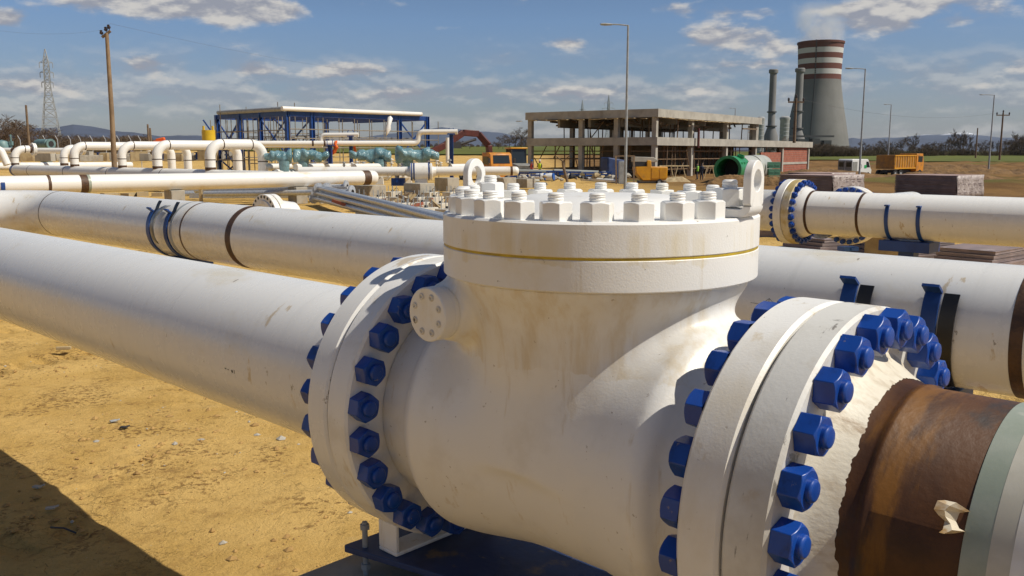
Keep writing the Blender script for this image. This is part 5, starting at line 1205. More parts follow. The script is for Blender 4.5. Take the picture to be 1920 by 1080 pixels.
# tipper
db = at(1690, 333, 118); dt = thing('dump_truck', 'muddy orange dump truck parked on the brown field', 'truck', db, R_(38))
m = MB(); m.box((-1.6, 0, 2.05), (5.2, 2.5, 1.75)); m.build('tipper_body', M_['tipper'], dt, bevel=.04)
m = MB()
for i in range(9): m.box((-4.0 + i * .6, -1.27, 2.05), (.12, .08, 1.6))
m.box((-1.6, -1.29, 2.85), (5.2, .1, .15)); m.box((-1.6, -1.29, 1.25), (5.2, .1, .15)); m.build('side_rib', M_['amber'], dt)
m = prism([(1.3, .8), (3.2, .8), (3.25, 1.9), (2.95, 3.1), (1.35, 3.1)], -1.2, 1.2); m.build('cab', M_['orange'], dt, bevel=.06)
m = MB(); m.box((2.3, 0, 2.4), (1.1, 2.43, .75)); m.add([(3.262, -1.0, 1.95), (3.262, 1.0, 1.95), (3.02, .95, 2.95), (3.02, -.95, 2.95)], [(0, 1, 2, 3)]); m.build('window', M_['glass'], dt)
m = MB(); m.box((-.6, 0, .85), (7.4, 1, .35)); m.build('chassis', M_['black'], dt)
for x in (2.3, -2.4, -3.7):
    for y in (-1.05, 1.05): wheel(dt, x, y, .52, .52, .4)
# yellow compressor
yb_ = at(1216, 341, 60); yc = thing('mobile_mixer', 'amber yellow mobile concrete pump with pale hood by the building corner', 'machine', (yb_.x, yb_.y, yb_.z), R_(4))
m = prism([(-.95, .6), (-.5, .12), (1.0, .12), (1.12, .3), (1.12, 1.0), (.05, 1.0), (.0, 1.42), (-.25, 1.42), (-.25, 1.02), (-1.0, 1.0)], -.6, .6); m.build('body', M_['amber'], yc, bevel=.03)
m = MB(); m.box((.3, -.612, .58), (.5, .02, .7)); m.box((.83, -.612, .58), (.48, .02, .7)); m.build('access_door', M_['amber'], yc, bevel=.008)
m = prism([(-1.0, 1.03), (-.28, 1.03), (-.28, 1.3), (-1.05, 1.3)], -.5, .5); m.build('hopper', M_['black'], yc); m = prism([(-1.1, 1.32), (.4, 1.3), (.5, 1.42), (.2, 1.62), (-1.1, 1.66)], -.5, .5); m.build('hood', M_['concrete_light'], yc, bevel=.03)
m = MB(); m.box((.2, 0, .02), (1.8, .9, .14)); m.build('skid', M_['concrete_dark'], yc)
for y in (-.55, .55): wheel(yc, .6, y, .0, .2, .14)
# blue tarpaulin stack and frames
m = MB(); m.box((0, 0, .8), (1.6, 1.2, 1.6)); m.v = [(x + .1 * math.sin(z * 4), y, z * (1 - .15 * (x > 0))) for x, y, z in m.v]; tag(m.build('tarpaulin_stack', M_['canvas_blue'], None, loc=at(1150, 336, 66), rz=.4, bevel=.1), 'stack under a dark blue tarpaulin left of the lamp', 'tarpaulin')
t = thing('goal_shaped_rack', 'rusty upright steel rack leaning behind the nearest lamp', 'rack', at(1172, 345, 57))
m = MB()
for dx in (-.55, .55): m = MB(); m.bar((dx, 0, 0), (dx * 1.05, .3, 1.75), .09); m.build('upright', M_['prop'], t)
m = MB(); m.bar((-.62, .3, 1.75), (.62, .3, 1.75), .09); m.build('crossbar', M_['prop'], t)
m = MB(); m.box((0, 0, .7), (.5, .3, 1.4)); tag(m.build('steel_cabinet', M_['galv_dull'], None, loc=at(1167, 345, 56.5), bevel=.03), 'dull grey cabinet standing just left of the nearest lamp', 'cabinet')
# green and grey big pipe
gA, gB = at(1364, 318, 62), at(1452, 309, 84)
gd = Vector((gB.x - gA.x, gB.y - gA.y, 0)).normalized(); gR = .5 * (345 - 294) / FPX * 62
gt = thing('green_culvert', 'large green and grey cylinder lying open end towards the camera', 'tank', (gA.x, gA.y, gA.z))
m = MB(); m.lathe([(0, gR * .80), (0, gR), (.25, gR * 1.0), (.26, gR * .97), (4.0, gR * .97), (4.0, gR * .8), (3.9, gR * .78), (.05, gR * .78)], (0, 0, 0), gd, 64, closed=True); gp = m.build('green_section', M_['green_pipe'], gt, ang=40)
m = MB(); m.lathe([(3.0, 0), (3.0, gR * .785)], (0, 0, 0), gd, 48); m.build('inner_shade_disc', M_['black'], gt)  # black disc stands for the shade deep inside the open cylinder
m = MB(); m.lathe([(0, .26), (.18, .26), (.18, .2), (.02, .2), (.02, 0)], gd * 2.4 + Vector((.35, -.4, gR * .86)), (.2, -.3, 1), 20); m.build('manhole', M_['green_pipe'], gt)
for q in (.9, 2.0, 3.4): m = MB(); m.box(gd * q + Vector((gR * .7, -gR * .55, gR * .45)), (.14, .14, .14), .4); m.build('lifting_eye', M_['green_pipe'], gt)
m = MB(); m.lathe([(4.0, gR * .99), (9.5, gR * .99)], (0, 0, 0), gd, 64); m.lathe([(9.6, gR), (9.7, gR * 1.02), (15.5, gR * 1.02), (15.8, gR * .8), (15.9, 0)], (0, 0, 0), gd, 64); m.build('grey_section', M_['grey_pipe'], gt, ang=40)
m = MB(); m.lathe([(9.45, gR), (9.46, gR * 1.03), (9.6, gR * 1.03), (9.62, gR)], (0, 0, 0), gd, 64); m.build('joint_ring', M_['ladder'], gt)
# crates
for i in range(3):
    for j in range(2):
        c = at(1445 + j * 11, 341 - i * 13, 72); m = MB(); m.box((0, 0, .22), (.46, .46, .5)); m.box((0, -.24, .22), (.36, .02, .06)); tag(m.build('plastic_crate', M_['green_crate'], None, loc=c, bevel=.03), ['lowest', 'middle', 'topmost'][i] + ' green crate in the ' + ['left', 'right'][j] + ' stack beside the grey cylinder', 'crate', 'green crates beside the grey cylinder')
# sheet pallets
def sheet_stack(px0, px1, ptop, pbot, D, label, rz, wx, wy, h):
    c = at((px0 + px1) / 2, pbot, D); t = thing('sheet_pallet', label, 'pallet', c, rz)
    m = MB()
    for y in (-wy * .4, 0, wy * .4): m.box((0, y, .05), (wx, .1, .1))
    m.box((0, 0, .115), (wx, wy, .03)); m.build('pallet', M_['timber'], t)
    m = MB(); k = 24; hh = (h - .14) / k
    for i in range(k): m.box((random.uniform(-.035, .035), random.uniform(-.035, .035), .14 + hh * (i + .5)), (wx, wy, hh * .86), random.uniform(-.012, .012))
    m.build('sheet_pile', M_['sheets'], t)
    m = MB(); m.box((0, 0, h + .008), (wx, wy, .012), .02); m.build('top_sheet', M_['sheets_top'], t)
    m = MB(); g = 14; vs = [(wx / 2 + .03 + .03 * math.sin(i * 2.3 + j), -wy / 2 + wy * i / g, .1 + (h - .08) * j / 5) for j in range(6) for i in range(g + 1)]
    m.add(vs, [(j * (g + 1) + i, j * (g + 1) + i + 1, (j + 1) * (g + 1) + i + 1, (j + 1) * (g + 1) + i) for j in range(5) for i in range(g)]); o = m.build('torn_film', M_['film'], t, ang=20); s_ = o.modifiers.new('s', 'SOLIDIFY'); s_.thickness = .006
    return t
sheet_stack(1685, 1832, 329, 372, 38, 'square pallet of grey sheets with torn film on the brown field', R_(-50), 2.55, 2.5, .98)
sheet_stack(1466, 1612, 325, 366, 36.5, 'wide pallet of grey sheets with pinkish top behind the flanges', R_(-48), 2.3, 2.5, .82)
sheet_stack(1478, 1600, 325, 354, 50, 'rear pallet of grey sheets half hidden behind the pinkish one', R_(-48), 2.6, 2.6, .88)
for i, (px, py, D) in enumerate(((1690, 478, 16.5), (1560, 476, 17.5), (1845, 486, 15.5), (1475, 440, 22))):
    m = MB(); m.box((0, 0, .1), (1.9, 1.1, .2)); 
    for k in range(3): m.box((0, 0, .24 + k * .07), (1.7 - .1 * k, .95, .06))
    tag(m.build('board_pile', M_['sheets'], None, loc=(at(px, py, D).x, D, tz(0, 5)), rz=.3 + i * .2), ['low pile of dark boards under the strapped pipe at right', 'low pile of boards below the half hidden flange pair', 'low pile of boards at the right edge under the strapped pipe', 'low pile of boards behind the left rim of the blue bolted flanges'][i], 'boards')
c = at(1590, 466, 15.2); m = MB(); m.box((0, 0, 0), (.28, .2, .07)); m.box((.03, -.11, .0), (.1, .02, .05)); tag(m.build('carton', M_['barrel_blue'], None, loc=c, rz=.3), 'small blue and white carton lying below the half hidden flange pair', 'carton')

# ------------------------------------------------------------------ people
def person(px, pfeet, D, label, vest, helm, face=0, lean=0, trousers='cloth_dark'):
    b = at(px, pfeet, D); t = thing('person', label, 'person', b, face)
    J = {'pel': (0, 0, .95), 'che': (0, .05 * lean, 1.3), 'nek': (0, .1 * lean, 1.48), 'hed': (0, .12 * lean, 1.62), 'top': (0, .12 * lean, 1.74), 'ls': (-.18, .08 * lean, 1.42), 'le': (-.26, .02, 1.14), 'lh': (-.22, .18, .95), 'rs': (.18, .08 * lean, 1.42), 're': (.27, .02, 1.15), 'rh': (.2, .24, 1.05), 'lk': (-.1, .03, .5), 'lf': (-.12, 0, .08), 'lt': (-.12, .18, .04), 'rk': (.1, .05, .5), 'rf': (.13, -.05, .08), 'rt': (.13, .14, .04)}
    rad = {'pel': .15, 'che': .165, 'nek': .06, 'hed': .095, 'top': .07, 'ls': .07, 'le': .052, 'lh': .045, 'rs': .07, 're': .052, 'rh': .045, 'lk': .07, 'lf': .05, 'lt': .04, 'rk': .07, 'rf': .05, 'rt': .04}
    ks = list(J); E_ = [('pel', 'che'), ('che', 'nek'), ('nek', 'hed'), ('hed', 'top'), ('che', 'ls'), ('ls', 'le'), ('le', 'lh'), ('che', 'rs'), ('rs', 're'), ('re', 'rh'), ('pel', 'lk'), ('lk', 'lf'), ('lf', 'lt'), ('pel', 'rk'), ('rk', 'rf'), ('rf', 'rt')]
    me = bpy.data.meshes.new('body'); me.from_pydata([J[k] for k in ks], [(ks.index(a), ks.index(c_)) for a, c_ in E_], []); me.materials.append(M_[trousers])
    o = bpy.data.objects.new('body', me); COL.objects.link(o); o.parent = t
    sk = o.modifiers.new('skin', 'SKIN')
    if not me.skin_vertices: me.skin_vertices.new()
    for i, k in enumerate(ks): me.skin_vertices[0].data[i].radius = (rad[k], rad[k] * (.75 if k in ('pel', 'che') else 1)); me.skin_vertices[0].data[i].use_root = (k == 'pel')
    su = o.modifiers.new('sub', 'SUBSURF'); su.levels = 1; su.render_levels = 1
    m = MB(); m.lathe([(.9, .17), (1.0, .2), (1.3, .225), (1.42, .21), (1.47, .1)], (0, .05 * lean, 0), (0, 0, 1), 18); m.v = [(x, y * .72, z) for x, y, z in m.v]; m.build('vest', M_[vest], t, ang=60)
    m = MB(); m.lathe([(0, .102), (.1, .098), (.16, .07), (.18, 0)], (0, .12 * lean, 1.62), (0, 0, 1), 16)
    m2 = MB(); m2.lathe([(-.02, .08), (-.1, .09), (-.14, .06), (-.16, 0)], (0, .13 * lean + .005, 1.66), (0, 0, 1), 14); m2.build('face', M_['skin'], t)
    if helm: m.lathe([(.03, .1), (.025, .135), (.04, .135), (.05, .1)], (0, .12 * lean + .02, 1.66), (0, 0, 1), 16); m.v = [(x, y, z + .06) for x, y, z in m.v]; m.build('helmet', M_[helm], t)
    return t
person(1012, 333, 93, 'worker in yellow safety vest and white helmet standing in front of the building', 'vest_yellow', 'helmet_white', 2.6)
person(997, 333, 94, 'worker in red vest and blue helmet left of the yellow-vested one', 'vest_red', 'barrel_blue', 2.2, trousers='cloth_blue')
person(1307, 337, 96, 'worker in green vest beside the open end of the green cylinder', 'vest_green', None, 1.2); person(1315, 338, 95, 'worker in dark clothes close to the green-vested one', 'cloth_dark', None, -.6, 1)
person(82, 300, 100, 'worker with yellow helmet far behind the left risers', 'timber', 'vest_yellow', 0)

# ------------------------------------------------------------------ clutter around the middle ground
GB = Vector((0, 0, 0))
lb = ['near', 'second', 'third', 'fourth']
galp = 'galvanised lamp poles lying in a bundle'
for i in range(6):
    a = at(588 + 5 * i, 371 + i * .8, 34.6); b = at(905 - 7 * i, 440 - i * 2.0, 18.5); a.z = .28 + .2 * (i % 3); b.z = .22 + .16 * (i % 3)
    m = MB(); d = b - a; m.tube([(0, 0, 0), d], .1, 14, radii=[.07, .12]); m.lathe([(0, .07), (.03, .2), (.06, .2), (.07, .07)], (0, 0, 0), d, 16)
    tag(m.build('lamp_pole', M_['galv'], None, loc=a), 'grey galvanised lamp pole lying slantwise in the bundle before the concrete blocks', 'lamp pole', galp)
for i in range(7):
    a = at(330 + 9 * i, 357 + 3.2 * (i % 4), 40 - i * .5); b = at(628 + 5 * i, 350 + 5.0 * (i % 4), 40.5 - i); m = MB(); d = b - a
    if i % 2: m.bar((0, 0, 0), d, .2, .22)
    else: m.tube([(0, 0, 0), d], .11, 14); m.lathe([(0, .1), (.0, .26), (.06, .26), (.08, .1)], d, d, 16)
    tag(m.build('steel_member', M_['galv'], None, loc=a), 'pale galvanised steel member stacked lengthwise under the capped pipe', 'steel member', 'galvanised steel stacked under the capped pipe')
for px in (376, 376.5, 560): pass
m = MB(); m.box((0, 0, .5), (.12, .12, 1.0)); tag(m.build('timber_stake', M_['timber'], None, loc=at(377, 378, 37)), 'thin brown stake before the stacked steel', 'stake')
for i, (px, py) in enumerate(((640, 370), (652, 362), (207, 372), (245, 372), (300, 371), (268, 370), (330, 372))):
    m = MB(); m.box((0, 0, .2), (.7, .5, .4)); tag(m.build('timber_block', M_['timber'], None, loc=at(px, py + 6, 42), rz=.4 * i), ['timber block at the flanged ends of the stacked steel', 'timber block close to the capped pipe end', 'leftmost timber block glimpsed between the two left pipes', 'second timber block glimpsed between the two left pipes', 'fourth timber block glimpsed between the two left pipes', 'third timber block glimpsed between the two left pipes', 'rightmost timber block glimpsed between the two left pipes'][i], 'timber block')
# precast lamp footings with rods
def footing(first=[None]):
    t = thing('lamp_footing', 'precast concrete lamp footing with upright anchor rods and lifting loops', 'concrete block', (0, 0, 0), PHI + .25, 'precast lamp footings set out in rows')
    m = MB(); m.box((0, 0, .15), (.46, .7, .3)); m.build('block', M_['footing'], t, bevel=.015)
    for (x, y) in ((-.13, -.13), (.13, -.13), (.13, .13), (-.13, .13)): m = MB(); m.tube([(x, y, .3), (x, y, .56)], .014, 6); m.build('anchor_rod', M_['galv_dull'], t)
    m = MB(); m.tube(arc_path([(-.1, .27, .28), (-.1, .27, .44), (.1, .27, .44), (.1, .27, .28)], .07, 5), .014, 6); m.build('lifting_loop', M_['prop'], t)
    m = MB(); m.lathe([(.3, .06), (.37, .06), (.37, .04), (.3, .04)], (0, 0, 0), (0, 0, 1), 16); m.build('conduit', M_['black'], t); return t
f0 = footing(); k = 0
for r_, (py, D) in enumerate(((386, 40), (394, 35.5), (404, 31.5), (404, 28.2))):
    for c_ in range(6 if r_ < 2 else 5):
        px = 662 + c_ * 37 + r_ * 9 + random.uniform(-5, 5); b = at(px, py, D + random.uniform(-.5, .5)); b.z = 0
        if k == 0: f0.location = b
        else: dup(f0, b, PHI + .25 + random.uniform(-.1, .1))
        k += 1
for i in range(34):                                          # broken timber and rebar between the footings
    px = random.uniform(655, 835); D = random.uniform(29, 36); b = at(px, 400, D); b.z = .1; m = MB(); a = random.uniform(0, 3.1); L_ = random.uniform(.3, 1.2)
    m.bar((0, 0, 0), (math.cos(a) * L_, math.sin(a) * L_, random.uniform(0, .4)), .06, .1); tag(m.build('scrap_piece', [M_['timber'], M_['brick'], M_['prop']][i % 3], None, loc=b), 'short scrap piece lying among the precast footings', 'scrap', 'scrap strewn among the footings')
# barrels and loose pipes near the workers
for i, px in enumerate((1004, 1020)):
    c = at(px, 333, 64); t = thing('drum', ['white drum with blue lid, left one below the workers', 'white drum with blue lid, right one below the workers'][i], 'drum', c); m = MB(); m.lathe([(0, 0), (0, .2), (.08, .27), (.55, .28), (.68, .24)], (0, 0, 0), (1, -.35, .1), 24); m.build('shell', M_['van_white'], t); m = MB(); m.lathe([(.66, .25), (.74, .26), (.76, 0)], (0, 0, 0), (1, -.35, .1), 24); m.build('lid', M_['barrel_blue'], t)
LP = [((972, 322, 66), (1036, 323, 65), .17, 'grey_pipe', 'grey pipe with open right end below the workers'), ((1040, 322, 65), (1122, 325, 64), .19, 'grey_pipe', 'dull grey pipe with open right end right of the drums'), ((1128, 325, 64.5), (1156, 323, 68), .15, 'band_cream', 'cream coloured pipe stub left of the blue tarpaulin'), ((1090, 335, 62), (1158, 340, 60), .13, 'pipe_far', 'thin white pipe lying on the tan ground left of the lamp'), ((972, 343, 58), (1024, 346, 56), .13, 'grey_pipe', 'thin grey pipe lying behind the bonnet nuts at left'), ((940, 336, 60), (1010, 339, 62), .1, 'grey_pipe', 'slim grey pipe behind the left lug pedestal')]
for (a, b, r_, mm, lb_) in LP:
    A, B = at(*a), at(*b); t = thing('loose_pipe', lb_, 'pipe', A); m = MB(); d = B - A; m.lathe([(0, 0), (0, r_), (d.length, r_), (d.length, r_ * .82), (d.length - .4, r_ * .8)], (0, 0, 0), d, 24); m.build('pipe', M_[mm], t); m = MB(); m.lathe([(d.length - .4, r_ * .8), (d.length - .4, 0)], (0, 0, 0), d, 24); m.build('dark_bore', M_['black'], t)
for i in range(9):
    px = 930 + i * 25 + random.uniform(-6, 6); c = at(px, 331 + random.uniform(-2, 3), 63 + random.uniform(-1, 2)); m = MB(); m.box((0, 0, .12), (.7, .3, .1)); m.bar((-.3, -.1, 0), (-.3, .1, .3), .06); m.bar((.3, -.1, 0), (.3, .1, .3), .06); m.box((0, 0, .3), (.9, .12, .1))
    tag(m.build('pipe_trestle', M_['blue_steel'], None, loc=c, rz=random.uniform(-.3, .3)), 'low blue pipe trestle on the ground between the drums and the lamp', 'trestle', 'low blue pipe trestles')
m = MB(); m.tube([(0, 0, 0), (-.25, .1, .9), (-.3, .1, 1.3)], .09, 8); m.bar((-.3, .1, 1.3), (-.7, .3, 1.6), .06); m.bar((-.3, .1, 1.3), (.1, -.1, 1.65), .05); tag(m.build('wooden_post', M_['wood'], None, loc=at(1064, 341, 58)), 'crooked weathered wooden post near the grey pipes', 'post')
for i in range(44):
    px = 900 + i * 6.4; c = at(px, 338 + random.uniform(-6, 3), 62 + random.uniform(-3, 5)); m = MB(); s_ = random.uniform(.12, .3); m.lathe([(0, s_), (s_ * .5, s_ * 1.05), (s_ * 1.1, s_ * .6), (s_ * 1.3, 0)], (0, 0, 0), (random.uniform(-.4, .4), .2, 1), 7); m.v = [(x * (1 + .3 * math.sin(z * 30 + i)), y, z) for x, y, z in m.v]
    tag(m.build('rubble_lump', random.choice([M_['concrete_light'], M_['concrete'], M_['black'], M_['timber'], M_['concrete_light']]), None, loc=c), 'lump of building rubble on the ground behind the bonnet', 'rubble', 'rubble lumps behind the bonnet')
# left background clutter
for i in range(26):
    px = 20 + i * 17 + random.uniform(-5, 5); D = random.uniform(84, 100); b = at(px, 301, D); b.z = at(px, 302 + random.uniform(-1, 1), D).z; h = random.uniform(.5, .95); m = MB(); m.box((0, 0, h / 2), (random.uniform(.5, 2.2), .7, h))
    tag(m.build('foundation_block', [M_['concrete_light'], M_['concrete'], M_['timber'], M_['concrete_dark']][i % 4], None, loc=b, rz=random.uniform(-.2, .9), bevel=.03), 'small concrete foundation block far behind the left risers', 'concrete block', 'small foundation blocks behind the risers')
for i in range(14):
    px = 36 + i * 30 + random.uniform(-8, 8); D = random.uniform(88, 98); b = at(px, 299, D); m = MB(); h = random.uniform(.5, .9); m.tube([(0, 0, 0), (0, 0, h)], .1, 8); m.lathe([(h * .5, .2), (h * .65, .22), (h * .65, .1), (h * .95, .1), (h, .25), (h * 1.08, .25), (h * 1.08, 0)], (0, 0, 0), (0, 0, 1), 12)
    tag(m.build('gate_valve', M_['blue_steel'] if i % 2 else M_['pipe_far'], None, loc=b), ('small blue' if i % 2 else 'small white') + ' upright valve among the far foundation blocks', 'valve', 'small upright valves far left')
tk = thing('steel_tank', 'grey-green horizontal vessel with open dark nozzle beyond the left risers', 'tank', at(84, 270, 92), R_(-28))
m = MB(); m.lathe([(-1.2, 0), (-1.2, .45), (-.9, .5), (.6, .48), (.75, .3), (.85, .28), (.85, .52), (1.0, .52), (1.0, .2), (.6, .18)], (0, 0, 0), (1, 0, 0), 32); m.build('shell', M_['teal'], tk); m = MB(); m.lathe([(.96, .3), (.985, .3), (.985, 0)], (.03, 0, 0), (1, 0, 0), 24); m.build('dark_nozzle', M_['black'], tk); m = MB(); m.box((-.4, 0, -1.1), (.3, .5, 1.8)); m.box((.5, 0, -1.1), (.3, .5, 1.8)); m.build('saddle', M_['teal'], tk)
tk = thing('steel_tank', 'teal domed vessel on a skid at the left edge', 'tank', at(5, 283, 90)); m = MB(); m.lathe([(0, .7), (.6, .7), (.95, .5), (1.1, 0)], (0, 0, 0), (0, 0, 1), 28); m.build('shell', M_['teal'], tk); m = MB(); m.box((.6, 0, .0), (2.6, 1.2, .5)); m.tube([(.9, 0, .2), (.9, 0, 1.6)], .08, 8); m.box((.9, 0, .75), (.3, .3, .4)); m.build('skid', M_['teal'], tk)
c = at(303, 269, 100); m = MB(); m.box((0, 0, 0), (1.6, 1, .6)); m.bar((.2, 0, .2), (1.6, 0, -.1), .3); m.bar((-.6, 0, .3), (.4, 0, .5), .4); tag(m.build('digger_bucket', M_['orange_cloth'], None, loc=c, bevel=.1), 'red machine bucket showing above the riser arms left of the yellow tank', 'digger bucket')

# ------------------------------------------------------------------ soil heaps
def heap(px, py, D, w, dpt, h, label, seed, mm='soil_brown'):
    c = at(px, py, D); n = 46; u = np.linspace(-1, 1, n); U, V = np.meshgrid(u, u, indexing='ij'); X = U * w / 2; Y = V * dpt / 2
    f = np.clip(1 - (U ** 2 + V ** 2), 0, 1); Z = h * f ** .8 * (.55 + .9 * fbm(X + seed * 9, Y, 1.2, 4, seed)) + np.where(f > 0, (fbm(X, Y, 4, 3, seed + 5) - .5) * .14 * h ** .5, 0) - .06
    o = mesh_grid('soil_heap', X, Y, Z, M_[mm]); o.location = c; return tag(o, label, 'soil heap')
heap(1385, 357, 55, 5.2, 3, .95, 'brown soil heap in front of the green cylinder mouth', 2); heap(1450, 362, 51, 3.8, 2.6, 1.05, 'brown soil heap just left of the flanged right hand pipe', 5); heap(1318, 358, 56, 2.6, 2, .5, 'low brown soil heap below the green-vested worker', 7); heap(1265, 344, 62, 2.6, 1.8, .5, 'pale sand heap beside the yellow machine', 8, 'timber')
for i, (px, py, D, w, h) in enumerate(((1545, 328, 105, 12, .7), (1650, 338, 88, 12, .5), (1760, 334, 100, 14, .7), (1790, 322, 125, 16, 1.0), (1880, 330, 110, 14, .8), (1540, 345, 66, 5, .5), (1900, 360, 52, 6, .6))):
    heap(px, py, D, w, w * .5, h, ['long brown soil bank left of the white van', 'brown soil bank in front of the white van', 'brown soil bank below the dump truck', 'brown soil bank right of the dump truck', 'brown soil bank at the right edge', 'low soil bank behind the pinkish pallet', 'low soil bank right of the square pallet'][i], 20 + i)
# clods and stones on the clay
def clods():
    m = MB(); n = 0
    ico = [(0, 0, .8), (.8, 0, .15), (.25, .76, .1), (-.65, .47, .2), (-.65, -.47, .1), (.25, -.76, .2), (0, 0, -.5)]
    fc = [(0, 1, 2), (0, 2, 3), (0, 3, 4), (0, 4, 5), (0, 5, 1), (6, 2, 1), (6, 3, 2), (6, 4, 3), (6, 5, 4), (6, 1, 5)]
    r = random.Random(4); cent = [(r.uniform(-7, 1.5), r.uniform(3.2, 12)) for _ in range(110)]
    for i in range(6500):
        if r.random() < .72: cx, cy = r.choice(cent); x, y = r.gauss(cx, .25), r.gauss(cy, .2)
        else: y = 3 + 10 * r.random() ** 1.3; x = r.uniform(-1.0 * y, .6 * y) 
        s_ = .004 + .03 * r.random() ** 6 + .004 * r.random(); a = r.uniform(0, 6.3); ca_, sa_ = math.cos(a), math.sin(a); k1, k2, k3 = (r.uniform(.6, 1.4) for _ in range(3))
        xx = np.array([x]); yy = np.array([y]); z = float(terrain(xx, yy)[0] + ((fbm(xx, yy, .35, 3, 1) - .5) * .10 + (fbm(xx, yy, 1.6, 4, 5) - .5) * .035)[0])
        vs = [(x + (px_ * k1 * ca_ - py_ * k2 * sa_) * s_, y + (px_ * k1 * sa_ + py_ * k2 * ca_) * s_, z + pz_ * k3 * s_ * .8) for px_, py_, pz_ in ico]
        m.add(vs, fc, 1 if r.random() < .07 else 0)
    tag(m.build('soil_clods', [M_['clod'], M_['concrete_light']], None, flat=True), 'scattered clay clods and pale pebbles on the bare ground', 'clods', kind='stuff')
M_['clod'] = mat('clay clod', (.42, .26, .09), .95, col2=(.33, .2, .07), sc=3)
clods()
for i, (px, py, nm) in enumerate(((232, 807, 'plastic_scrap'), (213, 795, 'plastic_scrap'), (118, 1000, 'steel_strip'), (120, 658, 'timber_offcut'), (70, 920, 'plastic_scrap'), (95, 960, 'plastic_scrap'))):
    d = at(px, py, 1) - Vector((0, 0, HC)); g = Vector((0, 0, HC)) + d * (-HC / d.z) + Vector((0, 0, .02)); m = MB()
    if nm == 'steel_strip': m.tube([(-.08, .03, 0), (0, .012, .005), (.09, -.04, 0)], .006, 6)
    elif nm == 'timber_offcut': m.box((0, 0, .01), (.14, .035, .03), .2)
    else: m.box((0, 0, .005), (.05, .03, .012), i * .7); m.bar((0, 0, 0), (.04, .02, .012), .02, .008)
    tag(m.build(nm, [M_['black'], M_['galv_dull'], M_['black'], M_['timber'], M_['concrete_light'], M_['concrete_light']][i], None, loc=g, bevel=.003), ['dark plastic scrap on the sunlit clay', 'grey sliver of plastic on the sunlit clay', 'thin dark steel strip lying in the big ground shadow', 'flat brown offcut on the clay beside the pipe shadow', 'pale torn scrap near the edge of the ground shadow', 'pale scrap deeper inside the ground shadow'][i], 'litter')

# ------------------------------------------------------------------ bare trees
def tree_mesh(seed, H, spread, levels=4, twigw=.045, upright=.5):
    r = random.Random(seed); tm = MB(); cm = MB()
    def grow(p, d, L_, rad, lv):
        n = 3; pts = [p]; dd = d.copy()
        for i in range(n):
            dd = (dd + Vector((r.gauss(0, .14), r.gauss(0, .14), r.gauss(.03, .1)))).normalized(); pts.append(pts[-1] + dd * (L_ / n))
        if lv <= 1: tm.tube(pts, rad, 6, radii=[rad * (1 - .5 * i / n) for i in range(n + 1)], caps=False)
        elif lv <= 2: cm.tube(pts, rad, 4, radii=[rad * (1 - .5 * i / n) for i in range(n + 1)], caps=False)
        else:
            side = dd.cross(Vector((r.gauss(0, 1), r.gauss(0, 1), r.gauss(0, 1)))).normalized() * (twigw if lv >= levels else twigw * 1.4) * .5
            for a, b in zip(pts[:-1], pts[1:]): cm.add([a - side, a + side, b + side * .6, b - side * .6], [(0, 1, 2, 3)])
        if lv >= levels: return
        k = [6, 6, 6, 5, 4][lv] if lv else 7
        for i in range(k):
            t = .35 + .65 * (i + r.random()) / k if lv else .25 + .75 * (i + r.random()) / k; j = min(int(t * n), n - 1); q = pts[j].lerp(pts[j + 1], t * n - j)
            az = r.uniform(0, 6.28); out = Vector((math.cos(az), math.sin(az), 0)); nd = (dd * upright + out * spread * (1.1 - .2 * lv * .3) + Vector((0, 0, .25))).normalized()
            grow(q, nd, L_ * r.uniform(.42, .62), rad * .5, lv + 1)
    grow(Vector((0, 0, 0)), Vector((0, 0, 1)), H * .62, H * .018, 0)
    return tm, cm
def tree_proto(seed, H, spread, upright, label, nm='bare_tree', cat='tree'):
    tm, cm = tree_mesh(seed, H, spread, 4, .05, upright); t = thing(nm, label, cat, (0, 0, 0)); tm.build('trunk', M_['bark'], t, fix=False); cm.build('crown', M_['twig'], t, fix=False, flat=True); return t
def bush_proto(seed, label):
    r = random.Random(seed); tm, cm = MB(), MB()
    for i in range(9):
        a = r.uniform(0, 6.28); tm.tube([(0, 0, 0), (math.cos(a) * .5, math.sin(a) * .5, 1.2), (math.cos(a) * 1.1, math.sin(a) * 1.1, 2.2)], .04, 5, radii=[.06, .04, .02], caps=False)
    for i in range(1500):
        a = r.uniform(0, 6.28); q = r.random() ** .6; z = 2.9 * r.random() * (1 - .5 * q * q) + .1; p = Vector((math.cos(a) * 1.9 * q, math.sin(a) * 1.5 * q, z)); d = Vector((r.gauss(0, .5) + p.x * .25, r.gauss(0, .5), 1)).normalized() * r.uniform(.25, .6); s_ = Vector((r.gauss(0, 1), r.gauss(0, 1), .2)).normalized() * .035
        cm.add([p - s_, p + s_, p + d], [(0, 1, 2)])
    t = thing('bare_shrub', label, 'shrub'); tm.build('stems', M_['bark'], t, fix=False); cm.build('twigs', M_['bush'], t, fix=False, flat=True); return t
TL, TR, SL, SR = 'bare wide-crowned tree in the wood line beyond the risers at left', 'bare tree in the tree row beyond the green field at right', 'brown leafless shrub in the hedge line beyond the risers at left', 'brown leafless shrub in the hedge beyond the green field at right'
protos = [tree_proto(3, 8, .75, .5, TL), tree_proto(8, 8, .9, .4, TL), tree_proto(15, 8, .5, .75, TR), tree_proto(22, 8, .8, .5, TR)]
sh = [bush_proto(2, SL), bush_proto(6, SL)]
used = set()
